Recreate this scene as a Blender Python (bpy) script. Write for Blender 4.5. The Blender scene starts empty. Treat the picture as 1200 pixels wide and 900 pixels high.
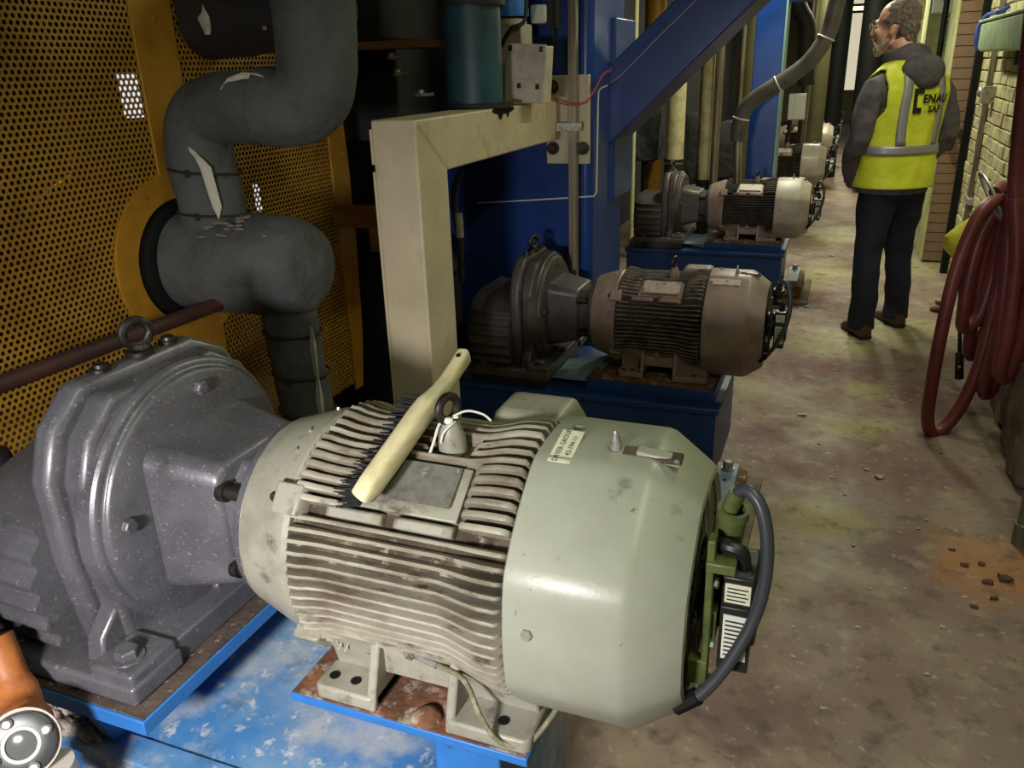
import bpy, bmesh, math, random
from mathutils import Vector, Matrix, noise
random.seed(7)
S = bpy.context.scene
COL = S.collection
PI = math.pi
def R(a): return math.radians(a)

# ------------------------------------------------------------------ camera
CAMROT = Matrix(((0.93120287, 0.10530673, -0.34895803),
                 (0.36320945, -0.34860806, 0.86403201),
                 (-0.0306612, -0.93133394, -0.36287323)))   # columns: right, down, forward
FPX = 946.79
CH = 1.55
cam = bpy.data.cameras.new('camera')
cam.sensor_width = 36.0
cam.lens = 36.0 * FPX / 1200.0
cam.clip_start = 0.02
camo = bpy.data.objects.new('camera', cam)
COL.objects.link(camo)
mm = Matrix.Identity(4)
for i in range(3):
    mm[i][0] = CAMROT[i][0]; mm[i][1] = -CAMROT[i][1]; mm[i][2] = -CAMROT[i][2]
mm[2][3] = CH
camo.matrix_world = mm
S.camera = camo
def at(u, v, x=None, y=None, z=None):
    """world point seen at photo pixel (u, v) on the plane x=, y= or z= (used to measure positions)"""
    d = CAMROT @ Vector((u - 600, v - 450, FPX))
    if x is not None: t = x / d.x
    elif y is not None: t = y / d.y
    else: t = (z - CH) / d.z
    return Vector((0, 0, CH)) + d * t

# ------------------------------------------------------------------ world, lights, exposure
S.view_settings.view_transform = 'Standard'
S.view_settings.look = 'None'
S.view_settings.gamma = 1.0
S.view_settings.use_curve_mapping = False
S.view_settings.exposure = 0.0
w = bpy.data.worlds.new('world'); S.world = w; w.use_nodes = True
bg = w.node_tree.nodes['Background']
bg.inputs[0].default_value = (0.75, 0.85, 1.0, 1); bg.inputs[1].default_value = 0.012

def area(name, loc, target, sx, sy, power, col):
    l = bpy.data.lights.new(name, 'AREA'); l.shape = 'RECTANGLE'; l.size = sx; l.size_y = sy
    l.energy = power; l.color = col
    o = bpy.data.objects.new(name, l); COL.objects.link(o); o.location = loc
    o.rotation_euler = (Vector(target) - Vector(loc)).to_track_quat('-Z', 'Y').to_euler()
    return o
FLUO = (0.98, 1.0, 0.74)
LAMPS = [((-0.32, 6.35, 2.72), 58), ((-0.1, 10.6, 2.75), 70), ((-0.1, 14.5, 2.75), 70), ((0.50, 0.55, 2.75), 11), ((0.48, 3.75, 2.95), 21)]
for i, (p, e) in enumerate(LAMPS):
    area('fluorescent_light', (p[0], p[1], p[2] - 0.09), (p[0], p[1], 0), 0.16, 1.2, e, FLUO if p[1] > 1 else (0.90, 1.0, 0.68))
# key lamp added unseen behind the camera, to the left, lighting the near drive
KEY_POS = Vector((-0.52, -0.55, 1.34))
wl = area('added_key_light', KEY_POS, (-0.82, 0.95, 0.56), 0.22, 0.16, 11.5, (1.0, 0.97, 0.97))
wl.data.spread = R(86)

# ------------------------------------------------------------------ materials
MATS = {}
def srgb(r, g, b):
    f = lambda c: (c / 255 / 12.92) if c / 255 <= 0.04045 else ((c / 255 + 0.055) / 1.055) ** 2.4
    return (f(r), f(g), f(b), 1)
def mat(name, base, rough=0.5, metal=0.0, layers=(), bump=None, emit=None, spec=0.5, trans=None, coat=0.0):
    """layers: (colour, noise scale, lo, hi, (sx, sy, sz)) painted one over the other"""
    if name in MATS: return MATS[name]
    m = bpy.data.materials.new(name); m.use_nodes = True; MATS[name] = m
    nt = m.node_tree; N = nt.nodes; L = nt.links
    b = N['Principled BSDF']
    b.inputs['Roughness'].default_value = rough; b.inputs['Metallic'].default_value = metal
    b.inputs['Specular IOR Level'].default_value = spec
    b.inputs['Base Color'].default_value = base
    if coat: b.inputs['Coat Weight'].default_value = coat
    if trans: b.inputs['Transmission Weight'].default_value = trans
    if emit:
        b.inputs['Emission Color'].default_value = emit[0]; b.inputs['Emission Strength'].default_value = emit[1]
    tc = N.new('ShaderNodeTexCoord')
    cur = None
    for k, ly in enumerate(layers):
        col, sc, lo, hi = ly[:4]
        st = ly[4] if len(ly) > 4 else (1, 1, 1)
        mp = N.new('ShaderNodeMapping'); L.new(tc.outputs['Object'], mp.inputs[0])
        mp.inputs['Scale'].default_value = st; mp.inputs['Location'].default_value = (k * 3.7 + 1.3, k * 1.9, k * 2.3)
        n = N.new('ShaderNodeTexNoise'); n.inputs['Scale'].default_value = sc; n.inputs['Detail'].default_value = 6
        n.inputs['Roughness'].default_value = 0.65
        L.new(mp.outputs[0], n.inputs['Vector'])
        r = N.new('ShaderNodeMapRange'); r.inputs[1].default_value = lo; r.inputs[2].default_value = hi
        L.new(n.outputs[0], r.inputs[0])
        mx = N.new('ShaderNodeMix'); mx.data_type = 'RGBA'
        L.new(r.outputs[0], mx.inputs['Factor'])
        if cur is None: mx.inputs['A'].default_value = base
        else: L.new(cur, mx.inputs['A'])
        mx.inputs['B'].default_value = col
        cur = mx.outputs['Result']
    if cur is not None: L.new(cur, b.inputs['Base Color'])
    if bump:
        n = N.new('ShaderNodeTexNoise'); n.inputs['Scale'].default_value = bump[0]; n.inputs['Detail'].default_value = 5
        L.new(tc.outputs['Object'], n.inputs['Vector'])
        bp = N.new('ShaderNodeBump'); bp.inputs['Strength'].default_value = bump[1]
        bp.inputs['Distance'].default_value = bump[2] if len(bump) > 2 else 0.004
        L.new(n.outputs[0], bp.inputs['Height']); L.new(bp.outputs[0], b.inputs['Normal'])
    return m

DUST = srgb(120, 105, 88)
M = {}
M['motor_paint'] = mat('motor_paint', srgb(152, 149, 134), 0.42, 0, [(srgb(134, 130, 114), 9, .45, .6), (srgb(84, 76, 62), 22, .58, .72), (srgb(176, 140, 80), 13, .735, .76)], (60, .12))
M['cover_paint'] = mat('cover_paint', srgb(160, 161, 145), 0.36, 0, [(srgb(148, 150, 132), 5, .4, .65), (srgb(84, 82, 68), 9, .62, .76), (srgb(60, 58, 48), 42, .67, .74), (srgb(170, 132, 70), 17, .735, .755)], (140, .06))
M['motor_dirt'] = mat('motor_dirt', srgb(96, 84, 68), 0.85, 0, [(srgb(58, 46, 34), 14, .38, .58), (srgb(140, 130, 112), 40, .55, .66)], (80, .4))
M['fin_paint'] = mat('fin_paint', srgb(160, 155, 138), 0.5, 0, [(srgb(112, 100, 82), 9, .42, .62, (.5, 1, 1)), (srgb(72, 58, 44), 40, .57, .70, (.4, 1, 1))], (70, .2))
M['taupe_dim_paint'] = mat('taupe_dim_paint', srgb(152, 130, 120), 0.45, 0, [(srgb(126, 106, 97), 8, .42, .62), (srgb(70, 58, 48), 22, .62, .75)], (60, .12))  # own warm tone, darkened to put the dimmer light into the paint
M['taupe_dim_fin'] = mat('taupe_dim_fin', srgb(112, 101, 90), 0.6, 0, [(srgb(66, 55, 46), 20, .42, .62)], (70, .2))
M['taupe_dim_dirt'] = mat('taupe_dim_dirt', srgb(72, 62, 52), 0.85, 0, [(srgb(44, 37, 31), 18, .42, .6)], (80, .4))
M['gear_paint'] = mat('gear_paint', srgb(112, 110, 116), 0.36, 0.35, [(srgb(92, 90, 95), 7, .4, .65), (srgb(164, 162, 162), 150, .60, .68), (srgb(70, 66, 62), 16, .62, .75)], (220, .1, .002))
M['gear_dark'] = mat('gear_dark', srgb(88, 80, 78), 0.45, 0.25, [(srgb(66, 58, 54), 7, .4, .65), (srgb(48, 40, 36), 16, .6, .75)], (220, .1, .002))
M['steel'] = mat('steel', srgb(178, 176, 168), 0.35, 0.55, [(srgb(110, 100, 88), 40, .5, .7)])
M['dark_steel'] = mat('dark_steel', srgb(74, 70, 66), 0.45, 0.8, [(srgb(48, 42, 38), 40, .45, .65)])
M['galv'] = mat('galv', srgb(158, 146, 128), 0.38, 0.75, [(srgb(120, 108, 92), 12, .45, .65, (1, 1, .2))])
M['blue'] = mat('blue_paint', srgb(50, 118, 190), 0.45, 0, [(srgb(38, 96, 162), 4, .4, .65), (srgb(60, 66, 66), 17, .66, .76), (srgb(120, 150, 175), 30, .68, .76)], (40, .06))
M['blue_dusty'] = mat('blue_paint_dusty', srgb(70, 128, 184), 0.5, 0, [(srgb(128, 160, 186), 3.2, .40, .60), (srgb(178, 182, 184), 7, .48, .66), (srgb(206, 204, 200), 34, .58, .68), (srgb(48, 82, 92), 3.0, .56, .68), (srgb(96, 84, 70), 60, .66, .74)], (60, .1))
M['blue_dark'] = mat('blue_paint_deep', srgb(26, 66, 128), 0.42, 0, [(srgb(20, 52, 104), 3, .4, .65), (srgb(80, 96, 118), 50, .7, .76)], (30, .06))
M['blue_frame'] = mat('blue_frame_paint', srgb(26, 62, 134), 0.32, 0, [(srgb(20, 50, 110), 3, .4, .65), (srgb(150, 160, 175), 60, .72, .76)], (14, .05))
M['rust'] = mat('rust', srgb(128, 84, 56), 0.9, 0, [(srgb(92, 60, 42), 14, .4, .6), (srgb(170, 158, 140), 22, .52, .64), (srgb(150, 78, 40), 9, .55, .7)], (90, .6))
M['grime'] = mat('grime', srgb(88, 74, 66), 0.85, 0, [(srgb(58, 46, 42), 10, .4, .6), (srgb(150, 136, 120), 60, .6, .68)], (90, .6))
M['cream'] = mat('cream_paint', srgb(206, 192, 160), 0.5, 0, [(srgb(190, 176, 146), 4, .4, .65), (srgb(76, 66, 54), 30, .70, .75), (srgb(160, 142, 112), 6, .58, .72)], (20, .05))
M['yellow'] = mat('yellow_paint', srgb(178, 128, 36), 0.45, 0, [(srgb(150, 102, 28), 5, .45, .65), (srgb(120, 84, 28), 20, .62, .75)], (30, .05))
M['yellow_perf'] = mat('yellow_perforated_paint', srgb(176, 130, 44), 0.5, 0.1, [(srgb(146, 102, 34), 5, .45, .65)])
M['blanket'] = mat('insulation_cloth', srgb(80, 82, 80), 0.9, 0, [(srgb(66, 68, 67), 6, .4, .65), (srgb(100, 96, 86), 14, .66, .78)], (11, .7, .03))
M['blanket_dirt'] = mat('blanket_dirt', srgb(118, 112, 100), 0.95)
M['lining'] = mat('white_lining', srgb(188, 182, 166), 0.85, 0, [(srgb(140, 134, 120), 20, .5, .7)], (30, .3))
M['black'] = mat('black_rubber', srgb(26, 26, 28), 0.45)
M['cable'] = mat('cable_jacket', srgb(60, 64, 68), 0.38, 0, [(srgb(120, 122, 122), 40, .66, .74)])
M['matte_black'] = mat('matte_black', srgb(11, 11, 11), 0.7, spec=.25)
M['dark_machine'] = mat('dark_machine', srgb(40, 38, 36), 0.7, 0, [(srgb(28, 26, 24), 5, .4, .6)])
M['teal'] = mat('teal_paint', srgb(36, 78, 88), 0.5, 0, [(srgb(28, 58, 66), 5, .4, .6), (srgb(40, 32, 28), 8, .6, .75)])
M['redbrown'] = mat('red_brown_rail', srgb(70, 40, 36), 0.6, 0, [(srgb(50, 32, 29), 8, .4, .6)])
M['box_grey'] = mat('box_grey', srgb(190, 180, 164), 0.5, 0, [(srgb(160, 148, 132), 12, .5, .7)])
M['white_plastic'] = mat('white_plastic', srgb(222, 220, 206), 0.5)
M['label'] = mat('paper_label', srgb(224, 222, 196), 0.6, 0, [(srgb(196, 190, 160), 20, .5, .7)])
M['pink_label'] = mat('worn_label', srgb(196, 176, 166), 0.5, 0, [(srgb(150, 132, 122), 50, .52, .6)])
M['ink'] = mat('ink', srgb(24, 24, 22), 0.7)
M['zinc_plate'] = mat('zinc_plate', srgb(132, 130, 122), 0.5, 0.4, [(srgb(100, 96, 86), 16, .45, .6), (srgb(180, 178, 168), 30, .62, .68)])
M['wood_handle'] = mat('brush_wood', srgb(208, 198, 158), 0.55, 0, [(srgb(186, 172, 128), 10, .45, .65, (4, .6, 4)), (srgb(120, 108, 84), 30, .68, .74)])
M['bristle'] = mat('bristle', srgb(26, 26, 28), 0.6)
M['string'] = mat('string', srgb(214, 212, 200), 0.8)
M['green_paint'] = mat('green_paint', srgb(92, 102, 54), 0.4, 0, [(srgb(60, 68, 38), 14, .45, .65)])
M['encoder'] = mat('encoder_black', srgb(36, 38, 34), 0.38)
M['hose'] = mat('red_hose', srgb(124, 58, 56), 0.42, 0, [(srgb(100, 44, 44), 4, .42, .62), (srgb(172, 110, 98), 26, .66, .74)], (60, .08))
M['rag'] = mat('yellow_rag', srgb(214, 208, 70), 0.9, 0, [(srgb(180, 170, 52), 10, .45, .65)])
M['brick'] = mat('brick_paint', srgb(190, 182, 138), 0.8, 0, [(srgb(166, 154, 112), 8, .42, .62), (srgb(118, 104, 78), 14, .60, .74)], (34, .6, .012))
M['brick_b'] = mat('brick_paint_worn', srgb(182, 168, 126), 0.8, 0, [(srgb(136, 120, 92), 7, .42, .62), (srgb(96, 82, 64), 16, .58, .72)], (34, .6, .012))
M['mortar'] = mat('mortar', srgb(128, 122, 92), 0.9, 0, [(srgb(94, 86, 66), 9, .45, .6)], (40, .4))
M['brown_brick'] = mat('brown_brick', srgb(132, 104, 82), 0.8, 0, [(srgb(104, 80, 62), 5, .42, .62), (srgb(70, 54, 42), 20, .64, .72)], (30, .4))
M['plaster'] = mat('plaster', srgb(190, 188, 136), 0.8, 0, [(srgb(160, 156, 108), 4, .42, .62), (srgb(96, 88, 62), 9, .64, .74)], (30, .4))
M['stone'] = mat('stone', srgb(128, 112, 92), 0.9, 0, [(srgb(98, 84, 68), 5, .42, .62), (srgb(160, 150, 116), 8, .58, .7)], (24, .6))
M['clear_green'] = mat('pale_green_plastic', srgb(176, 192, 150), 0.25, 0, [(srgb(150, 168, 128), 8, .45, .65)])
M['strap'] = mat('blue_strap', srgb(40, 62, 150), 0.6)
M['orange'] = mat('orange_cast', srgb(188, 116, 60), 0.5, 0, [(srgb(150, 84, 40), 12, .45, .65)], (60, .3))
M['glass'] = mat('sight_glass', srgb(92, 94, 92), 0.12)
M['concrete_pad'] = mat('concrete_pad', srgb(120, 112, 94), 0.9, 0, [(srgb(90, 80, 66), 8, .42, .62)], (30, .4))
M['debris'] = mat('debris', srgb(176, 166, 142), 0.9)
M['debris_dark'] = mat('debris_dark', srgb(84, 62, 42), 0.9)
M['tube_glow'] = mat('tube_glow', (1, 1, 1, 1), 0.5, emit=((0.93, 1, 0.72, 1), 5))
M['panel_green'] = mat('panel_green', srgb(66, 92, 68), 0.5)

# ------------------------------------------------------------------ mesh helpers
def basis(a):
    a = Vector(a).normalized()
    h = Vector((0, 0, 1)) if abs(a.z) < 0.9 else Vector((0, 1, 0))
    u = h.cross(a).normalized(); v = a.cross(u).normalized()
    return a, u, v
class MB:
    def __init__(s): s.v = []; s.f = []
    def add(s, vs, fs):
        o = len(s.v); s.v += [Vector(p) for p in vs]; s.f += [[i + o for i in f] for f in fs]; return s
    def box(s, x0, x1, y0, y1, z0, z1):
        return s.add([(x0, y0, z0), (x1, y0, z0), (x1, y1, z0), (x0, y1, z0), (x0, y0, z1), (x1, y0, z1), (x1, y1, z1), (x0, y1, z1)],
                     [(3, 2, 1, 0), (4, 5, 6, 7), (0, 1, 5, 4), (1, 2, 6, 5), (2, 3, 7, 6), (3, 0, 4, 7)])
    def obox(s, c, ax, ay, az, hx, hy, hz):
        c = Vector(c); ax, ay, az = Vector(ax) * hx, Vector(ay) * hy, Vector(az) * hz
        P = [c - ax - ay - az, c + ax - ay - az, c + ax + ay - az, c - ax + ay - az, c - ax - ay + az, c + ax - ay + az, c + ax + ay + az, c - ax + ay + az]
        return s.add(P, [(3, 2, 1, 0), (4, 5, 6, 7), (0, 1, 5, 4), (1, 2, 6, 5), (2, 3, 7, 6), (3, 0, 4, 7)])
    def loft(s, rings, cap=True, closed=False):
        n = len(rings[0]); vs = [p for r in rings for p in r]; fs = []
        m = len(rings)
        for i in range(m if closed else m - 1):
            j = (i + 1) % m
            for k in range(n):
                l = (k + 1) % n
                fs.append((i * n + k, i * n + l, j * n + l, j * n + k))
        if cap and not closed:
            fs.append(tuple(range(n - 1, -1, -1))); fs.append(tuple((m - 1) * n + k for k in range(n)))
        return s.add(vs, fs)
    def lathe(s, prof, o, a, n=32, rf=None, cap=True):
        a, u, v = basis(a); o = Vector(o)
        rings = []
        for (d, r) in prof:
            rings.append([o + a * d + (u * math.cos(t) + v * math.sin(t)) * (r * (rf(t) if rf else 1)) for t in [2 * PI * k / n for k in range(n)]])
        return s.loft(rings, cap)
    def cyl(s, p0, p1, r0, r1=None, n=20):
        p0, p1 = Vector(p0), Vector(p1); d = p1 - p0
        return s.lathe([(0, r0), (d.length, r0 if r1 is None else r1)], p0, d, n)
    def tube(s, pts, r, n=10, closed=False):
        pts = [Vector(p) for p in pts]; m = len(pts)
        rr = r if isinstance(r, (list, tuple)) else [r] * m
        tang = []
        for i in range(m):
            if closed: t = pts[(i + 1) % m] - pts[i - 1]
            else: t = pts[min(i + 1, m - 1)] - pts[max(i - 1, 0)]
            tang.append(t.normalized())
        _, u, _ = basis(tang[0]); rings = []
        for i in range(m):
            u = (u - tang[i] * u.dot(tang[i])).normalized(); v = tang[i].cross(u)
            rings.append([pts[i] + (u * math.cos(a) + v * math.sin(a)) * rr[i] for a in [2 * PI * k / n for k in range(n)]])
        return s.loft(rings, True, closed)
    def prism(s, poly, axis, a0, a1):
        n = len(poly)
        def P(p, a):
            return {'x': (a, p[0], p[1]), 'y': (p[0], a, p[1]), 'z': (p[0], p[1], a)}[axis]
        return s.loft([[P(p, a0) for p in poly], [P(p, a1) for p in poly]])
    def ell(s, c, rx, ry, rz, n=16, rot=None):
        c = Vector(c); rings = []
        m = max(6, n // 2)
        for i in range(1, m):
            t = PI * i / m; ring = []
            for k in range(n):
                a = 2 * PI * k / n
                p = Vector((rx * math.sin(t) * math.cos(a), ry * math.sin(t) * math.sin(a), -rz * math.cos(t)))
                if rot: p = rot @ p
                ring.append(c + p)
            rings.append(ring)
        return s.loft(rings)
    def torus(s, c, a, R0, r, n=28, k=10, arc=(0, 2 * PI)):
        a, u, v = basis(a); c = Vector(c); full = arc[1] - arc[0] > 6.28
        pts = [c + (u * math.cos(t) + v * math.sin(t)) * R0 for t in [arc[0] + (arc[1] - arc[0]) * i / (n if full else n - 1) for i in range(n)]]
        return s.tube(pts, r, k, full)
    def hexbolt(s, p, a, af, h, washer=0):
        a = Vector(a).normalized(); p = Vector(p)
        if washer: s.cyl(p - a * .002, p + a * h * .3, washer, washer, 20); p = p + a * h * .3
        s.lathe([(0, af), (h * .8, af), (h, af * .82)], p, a, 6)
        return s
def cr(pts, k=8, closed=False):
    pts = [Vector(p) for p in pts]; n = len(pts); out = []
    for i in range(n if closed else n - 1):
        if closed: p0, p1, p2, p3 = pts[i - 1], pts[i], pts[(i + 1) % n], pts[(i + 2) % n]
        else: p0, p1, p2, p3 = pts[max(i - 1, 0)], pts[i], pts[i + 1], pts[min(i + 2, n - 1)]
        for j in range(k):
            t = j / k
            out.append(0.5 * ((2 * p1) + (p2 - p0) * t + (2 * p0 - 5 * p1 + 4 * p2 - p3) * t * t + (3 * p1 - p0 - 3 * p2 + p3) * t ** 3))
    if not closed: out.append(pts[-1])
    return out
ORG = {}
def finish_mesh(name, vs, fs, material, angle=35):
    me = bpy.data.meshes.new(name)
    me.from_pydata([tuple(p) for p in vs], [], fs)
    me.materials.append(material)
    bm = bmesh.new(); bm.from_mesh(me)
    bmesh.ops.recalc_face_normals(bm, faces=bm.faces)
    bm.to_mesh(me); bm.free()
    if angle:
        for p in me.polygons: p.use_smooth = True
        me.set_sharp_from_angle(angle=R(angle))
    return me
def tag(o, label=None, cat=None, group=None, kind=None):
    if label: o['label'] = label
    if cat: o['category'] = cat
    if group: o['group'] = group
    if kind: o['kind'] = kind
    return o
def ob(name, mb, material, parent=None, bevel=0, angle=35, loc=None, label=None, cat=None, group=None, kind=None, seg=2):
    m_ = M[material] if isinstance(material, str) else material
    if parent is not None: o0 = ORG[parent.name]
    elif loc is not None: o0 = Vector(loc)
    else:
        xs = [p.x for p in mb.v]; ys = [p.y for p in mb.v]; zs = [p.z for p in mb.v]
        o0 = Vector(((min(xs) + max(xs)) / 2, (min(ys) + max(ys)) / 2, min(zs)))
    me = finish_mesh(name, [p - o0 for p in mb.v], mb.f, m_, angle)
    o = bpy.data.objects.new(name, me); COL.objects.link(o)
    if parent is not None: o.parent = parent
    else: o.location = o0
    ORG[o.name] = o0
    if bevel:
        b = o.modifiers.new('bevel', 'BEVEL'); b.width = bevel; b.segments = seg; b.limit_method = 'ANGLE'; b.angle_limit = R(40)
        b.harden_normals = False
    return tag(o, label, cat, group, kind)
def empty(name, loc, label, cat, group=None):
    o = bpy.data.objects.new(name, None); COL.objects.link(o); o.location = loc
    o.empty_display_size = .1
    ORG[o.name] = Vector(loc)
    return tag(o, label, cat, group)
def kids(o): return [c for c in bpy.data.objects if c.parent is o]
def copy_tree(root, loc, sc=1.0, label=None, group=None, swap=None, skip=()):
    ch = {}
    for c in bpy.data.objects:
        if c.parent: ch.setdefault(c.parent.name, []).append(c)
    def rec(o, par):
        c = o.copy(); COL.objects.link(c); c.parent = par
        if o.type == 'MESH' and swap and o.data.materials[0].name in swap:
            key = (o.data.name, id(swap))
            if key not in SWAPPED:
                d = o.data.copy(); d.materials[0] = M[swap[o.data.materials[0].name]]; SWAPPED[key] = d
            c.data = SWAPPED[key]
        for k in ch.get(o.name, []):
            if k.name.split('.')[0] in skip: continue
            rec(k, c)
        return c
    r = rec(root, None); r.location = loc; r.scale = (sc,) * 3
    if label: r['label'] = label
    if group: r['group'] = group
    return r
SWAPPED = {}
def text_mesh(body, size, bold=0.0):
    cu = bpy.data.curves.new('t', 'FONT'); cu.body = body; cu.size = size; cu.align_x = 'LEFT'; cu.resolution_u = 2; cu.offset = size * bold
    o = bpy.data.objects.new('t', cu); COL.objects.link(o)
    dg = bpy.context.evaluated_depsgraph_get()
    me = bpy.data.meshes.new_from_object(o.evaluated_get(dg))
    vs = [v.co.copy() for v in me.vertices]; fs = [list(p.vertices) for p in me.polygons]
    bpy.data.objects.remove(o); bpy.data.meshes.remove(me); bpy.data.curves.remove(cu)
    return vs, fs

# ------------------------------------------------------------------ setting
def floor_material():
    m = bpy.data.materials.new('floor_concrete'); m.use_nodes = True
    nt = m.node_tree; N = nt.nodes; L = nt.links; b = N['Principled BSDF']
    tc = N.new('ShaderNodeTexCoord')
    def nz(scale, off=0, det=7, rough=.6):
        mp = N.new('ShaderNodeMapping'); mp.inputs['Location'].default_value = (off, off * .7, 0)
        L.new(tc.outputs['Object'], mp.inputs[0])
        n = N.new('ShaderNodeTexNoise'); n.inputs['Scale'].default_value = scale; n.inputs['Detail'].default_value = det
        n.inputs['Roughness'].default_value = rough
        L.new(mp.outputs[0], n.inputs['Vector']); return n.outputs[0]
    def rng(sock, lo, hi, a=0, c=1):
        r = N.new('ShaderNodeMapRange'); L.new(sock, r.inputs[0])
        for i, q in enumerate((lo, hi, a, c)): r.inputs[i + 1].default_value = q
        return r.outputs[0]
    def mth(op, a, c):
        n = N.new('ShaderNodeMath'); n.operation = op
        for i, q in enumerate((a, c)):
            if isinstance(q, (int, float)): n.inputs[i].default_value = q
            else: L.new(q, n.inputs[i])
        n.use_clamp = True
        return n.outputs[0]
    def mix(f, a, c):
        n = N.new('ShaderNodeMix'); n.data_type = 'RGBA'; L.new(f, n.inputs['Factor'])
        if isinstance(a, tuple): n.inputs['A'].default_value = a
        else: L.new(a, n.inputs['A'])
        n.inputs['B'].default_value = c; return n.outputs['Result']
    def blob(x, y, rad, scale=3):
        # a stain with a ragged outline around (x, y)
        sx = N.new('ShaderNodeVectorMath'); sx.operation = 'DISTANCE'
        L.new(tc.outputs['Object'], sx.inputs[0]); sx.inputs[1].default_value = (x, y, 0)
        d = mth('ADD', 0, 0)
        n = N.new('ShaderNodeMath'); n.operation = 'MULTIPLY_ADD'
        L.new(nz(scale, x * 3 + y), n.inputs[0]); n.inputs[1].default_value = rad * 1.6; L.new(sx.outputs['Value'], n.inputs[2])
        return rng(n.outputs[0], rad * 1.55, rad * 1.15, 0, 1)
    c = mix(rng(nz(1.1), .42, .6), srgb(138, 116, 102), srgb(116, 90, 84))
    c = mix(rng(nz(2.3, 5), .5, .64), c, srgb(152, 136, 112))
    for (x, y, r) in ((-.02, 4.3, .45), (.05, 5.9, .4), (-.1, 3.3, .35), (.35, 3.3, .5), (.55, 4.1, .4)):
        c = mix(mth('MULTIPLY', blob(x, y, r), .75), c, srgb(112, 74, 72))
    for (x, y, r) in ((.1, 4.9, .42), (.05, 6.6, .6), (.55, 5.2, .5), (.6, 7.0, .6), (.1, 8.2, .8), (.25, 4.1, .18), (.2, 3.6, .25), (.1, 2.8, .25)):
        c = mix(mth('MULTIPLY', blob(x, y, r, 2.2), .7), c, srgb(158, 150, 104))
    c = mix(mth('MULTIPLY', blob(.62, 2.60, .34, 5), .9), c, srgb(160, 108, 62))
    c = mix(rng(nz(13, 21), .54, .66, 0, .6), c, srgb(84, 68, 60))
    c = mix(rng(nz(9, 31), .56, .70, 0, .6), c, srgb(164, 150, 124))
    c = mix(rng(nz(28, 2), .60, .70, 0, .85), c, srgb(174, 162, 136))
    c = mix(rng(nz(60, 9, 3), .68, .74), c, srgb(56, 44, 38))
    c = mix(rng(nz(6, 12), .6, .72), c, srgb(86, 74, 66))
    L.new(c, b.inputs['Base Color'])
    L.new(rng(nz(3, 4), .35, .65, .5, .85), b.inputs['Roughness'])
    bp = N.new('ShaderNodeBump'); bp.inputs['Strength'].default_value = .35; bp.inputs['Distance'].default_value = .006
    L.new(nz(22, 1), bp.inputs['Height']); L.new(bp.outputs[0], b.inputs['Normal'])
    return m
def struct(name, mb, material, bevel=0, loc=(0, 0, 0)):
    return ob(name, mb, material, None, bevel, loc=loc, kind='structure')
struct('floor', MB().box(-4.2, 1.2, -2.0, 24, -.1, 0), floor_material())
struct('ceiling', MB().box(-4.2, 1.2, -2.0, 24, 3.3, 3.4), mat('ceiling_dark', srgb(70, 68, 60), .9))
struct('wall_left', MB().box(-4.3, -4.2, -2, 24, 0, 3.3), mat('wall_dark', srgb(48, 44, 40), .9))
struct('wall_back', MB().box(-4.2, 1.2, 24, 24.1, 0, 3.3), mat('wall_far', srgb(190, 186, 150), .9))
struct('wall_front', MB().box(-4.2, 1.2, -2.1, -2.0, 0, 3.3), mat('wall_dark', srgb(48, 44, 40), .9))
wr = struct('wall_right', MB().box(.87, 1.1, -2, 24, 0, 3.3), 'mortar')
# bricks of the right wall, one by one where they can be told apart, joined beyond
brick_me = {}
def brick_mesh(l, mt):
    k = (round(l, 3), mt)
    if k not in brick_me:
        b = MB(); e = .004
        b.loft([[(0, -l / 2, -.034), (0, l / 2, -.034), (0, l / 2, .034), (0, -l / 2, .034)],
                [(-.016, -l / 2, -.034), (-.016, l / 2, -.034), (-.016, l / 2, .034), (-.016, -l / 2, .034)],
                [(-.02, -l / 2 + e, -.03), (-.02, l / 2 - e, -.03), (-.02, l / 2 - e, .03), (-.02, -l / 2 + e, .03)]])
        brick_me[k] = finish_mesh('brick', b.v, b.f, M[mt], 0)
    return brick_me[k]
cells = []
for r in range(34):
    z = .04 + r * .076
    for c in range(-22, 30):
        y = 3.4 + c * .22 + (.11 if r % 2 else 0)
        if 7.1 > y: cells.append((y, z))
def px(p):
    c = CAMROT.transposed() @ (Vector(p) - Vector((0, 0, CH)))
    return (600 + FPX * c.x / c.z, 450 + FPX * c.y / c.z) if c.z > .05 else (9999, 9999)
vis = [q for q in cells if px((.85, q[0], q[1]))[0] < 1215 and px((.85, q[0], q[1]))[1] > -12]
rest = [q for q in cells if q not in vis]
vis.sort(key=lambda q: q[0])
for (y, z) in vis[:300]:
    o = bpy.data.objects.new('brick', brick_mesh(.21, random.choice(('brick', 'brick', 'brick_b'))))
    COL.objects.link(o); o.parent = wr; o.location = (.874 - random.random() * .009, y + random.uniform(-.005, .005), z + random.uniform(-.003, .003)); o.rotation_euler = (R(random.uniform(-1, 1)), R(random.uniform(-1.5, 1.5)), R(random.uniform(-1.2, 1.2)))
bj = MB()
for (y, z) in rest + vis[300:]: bj.box(.854, .875, y - .105, y + .105, z - .034, z + .034)
ob('brick_courses', bj, 'brick', wr, angle=0, kind='stuff')
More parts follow.
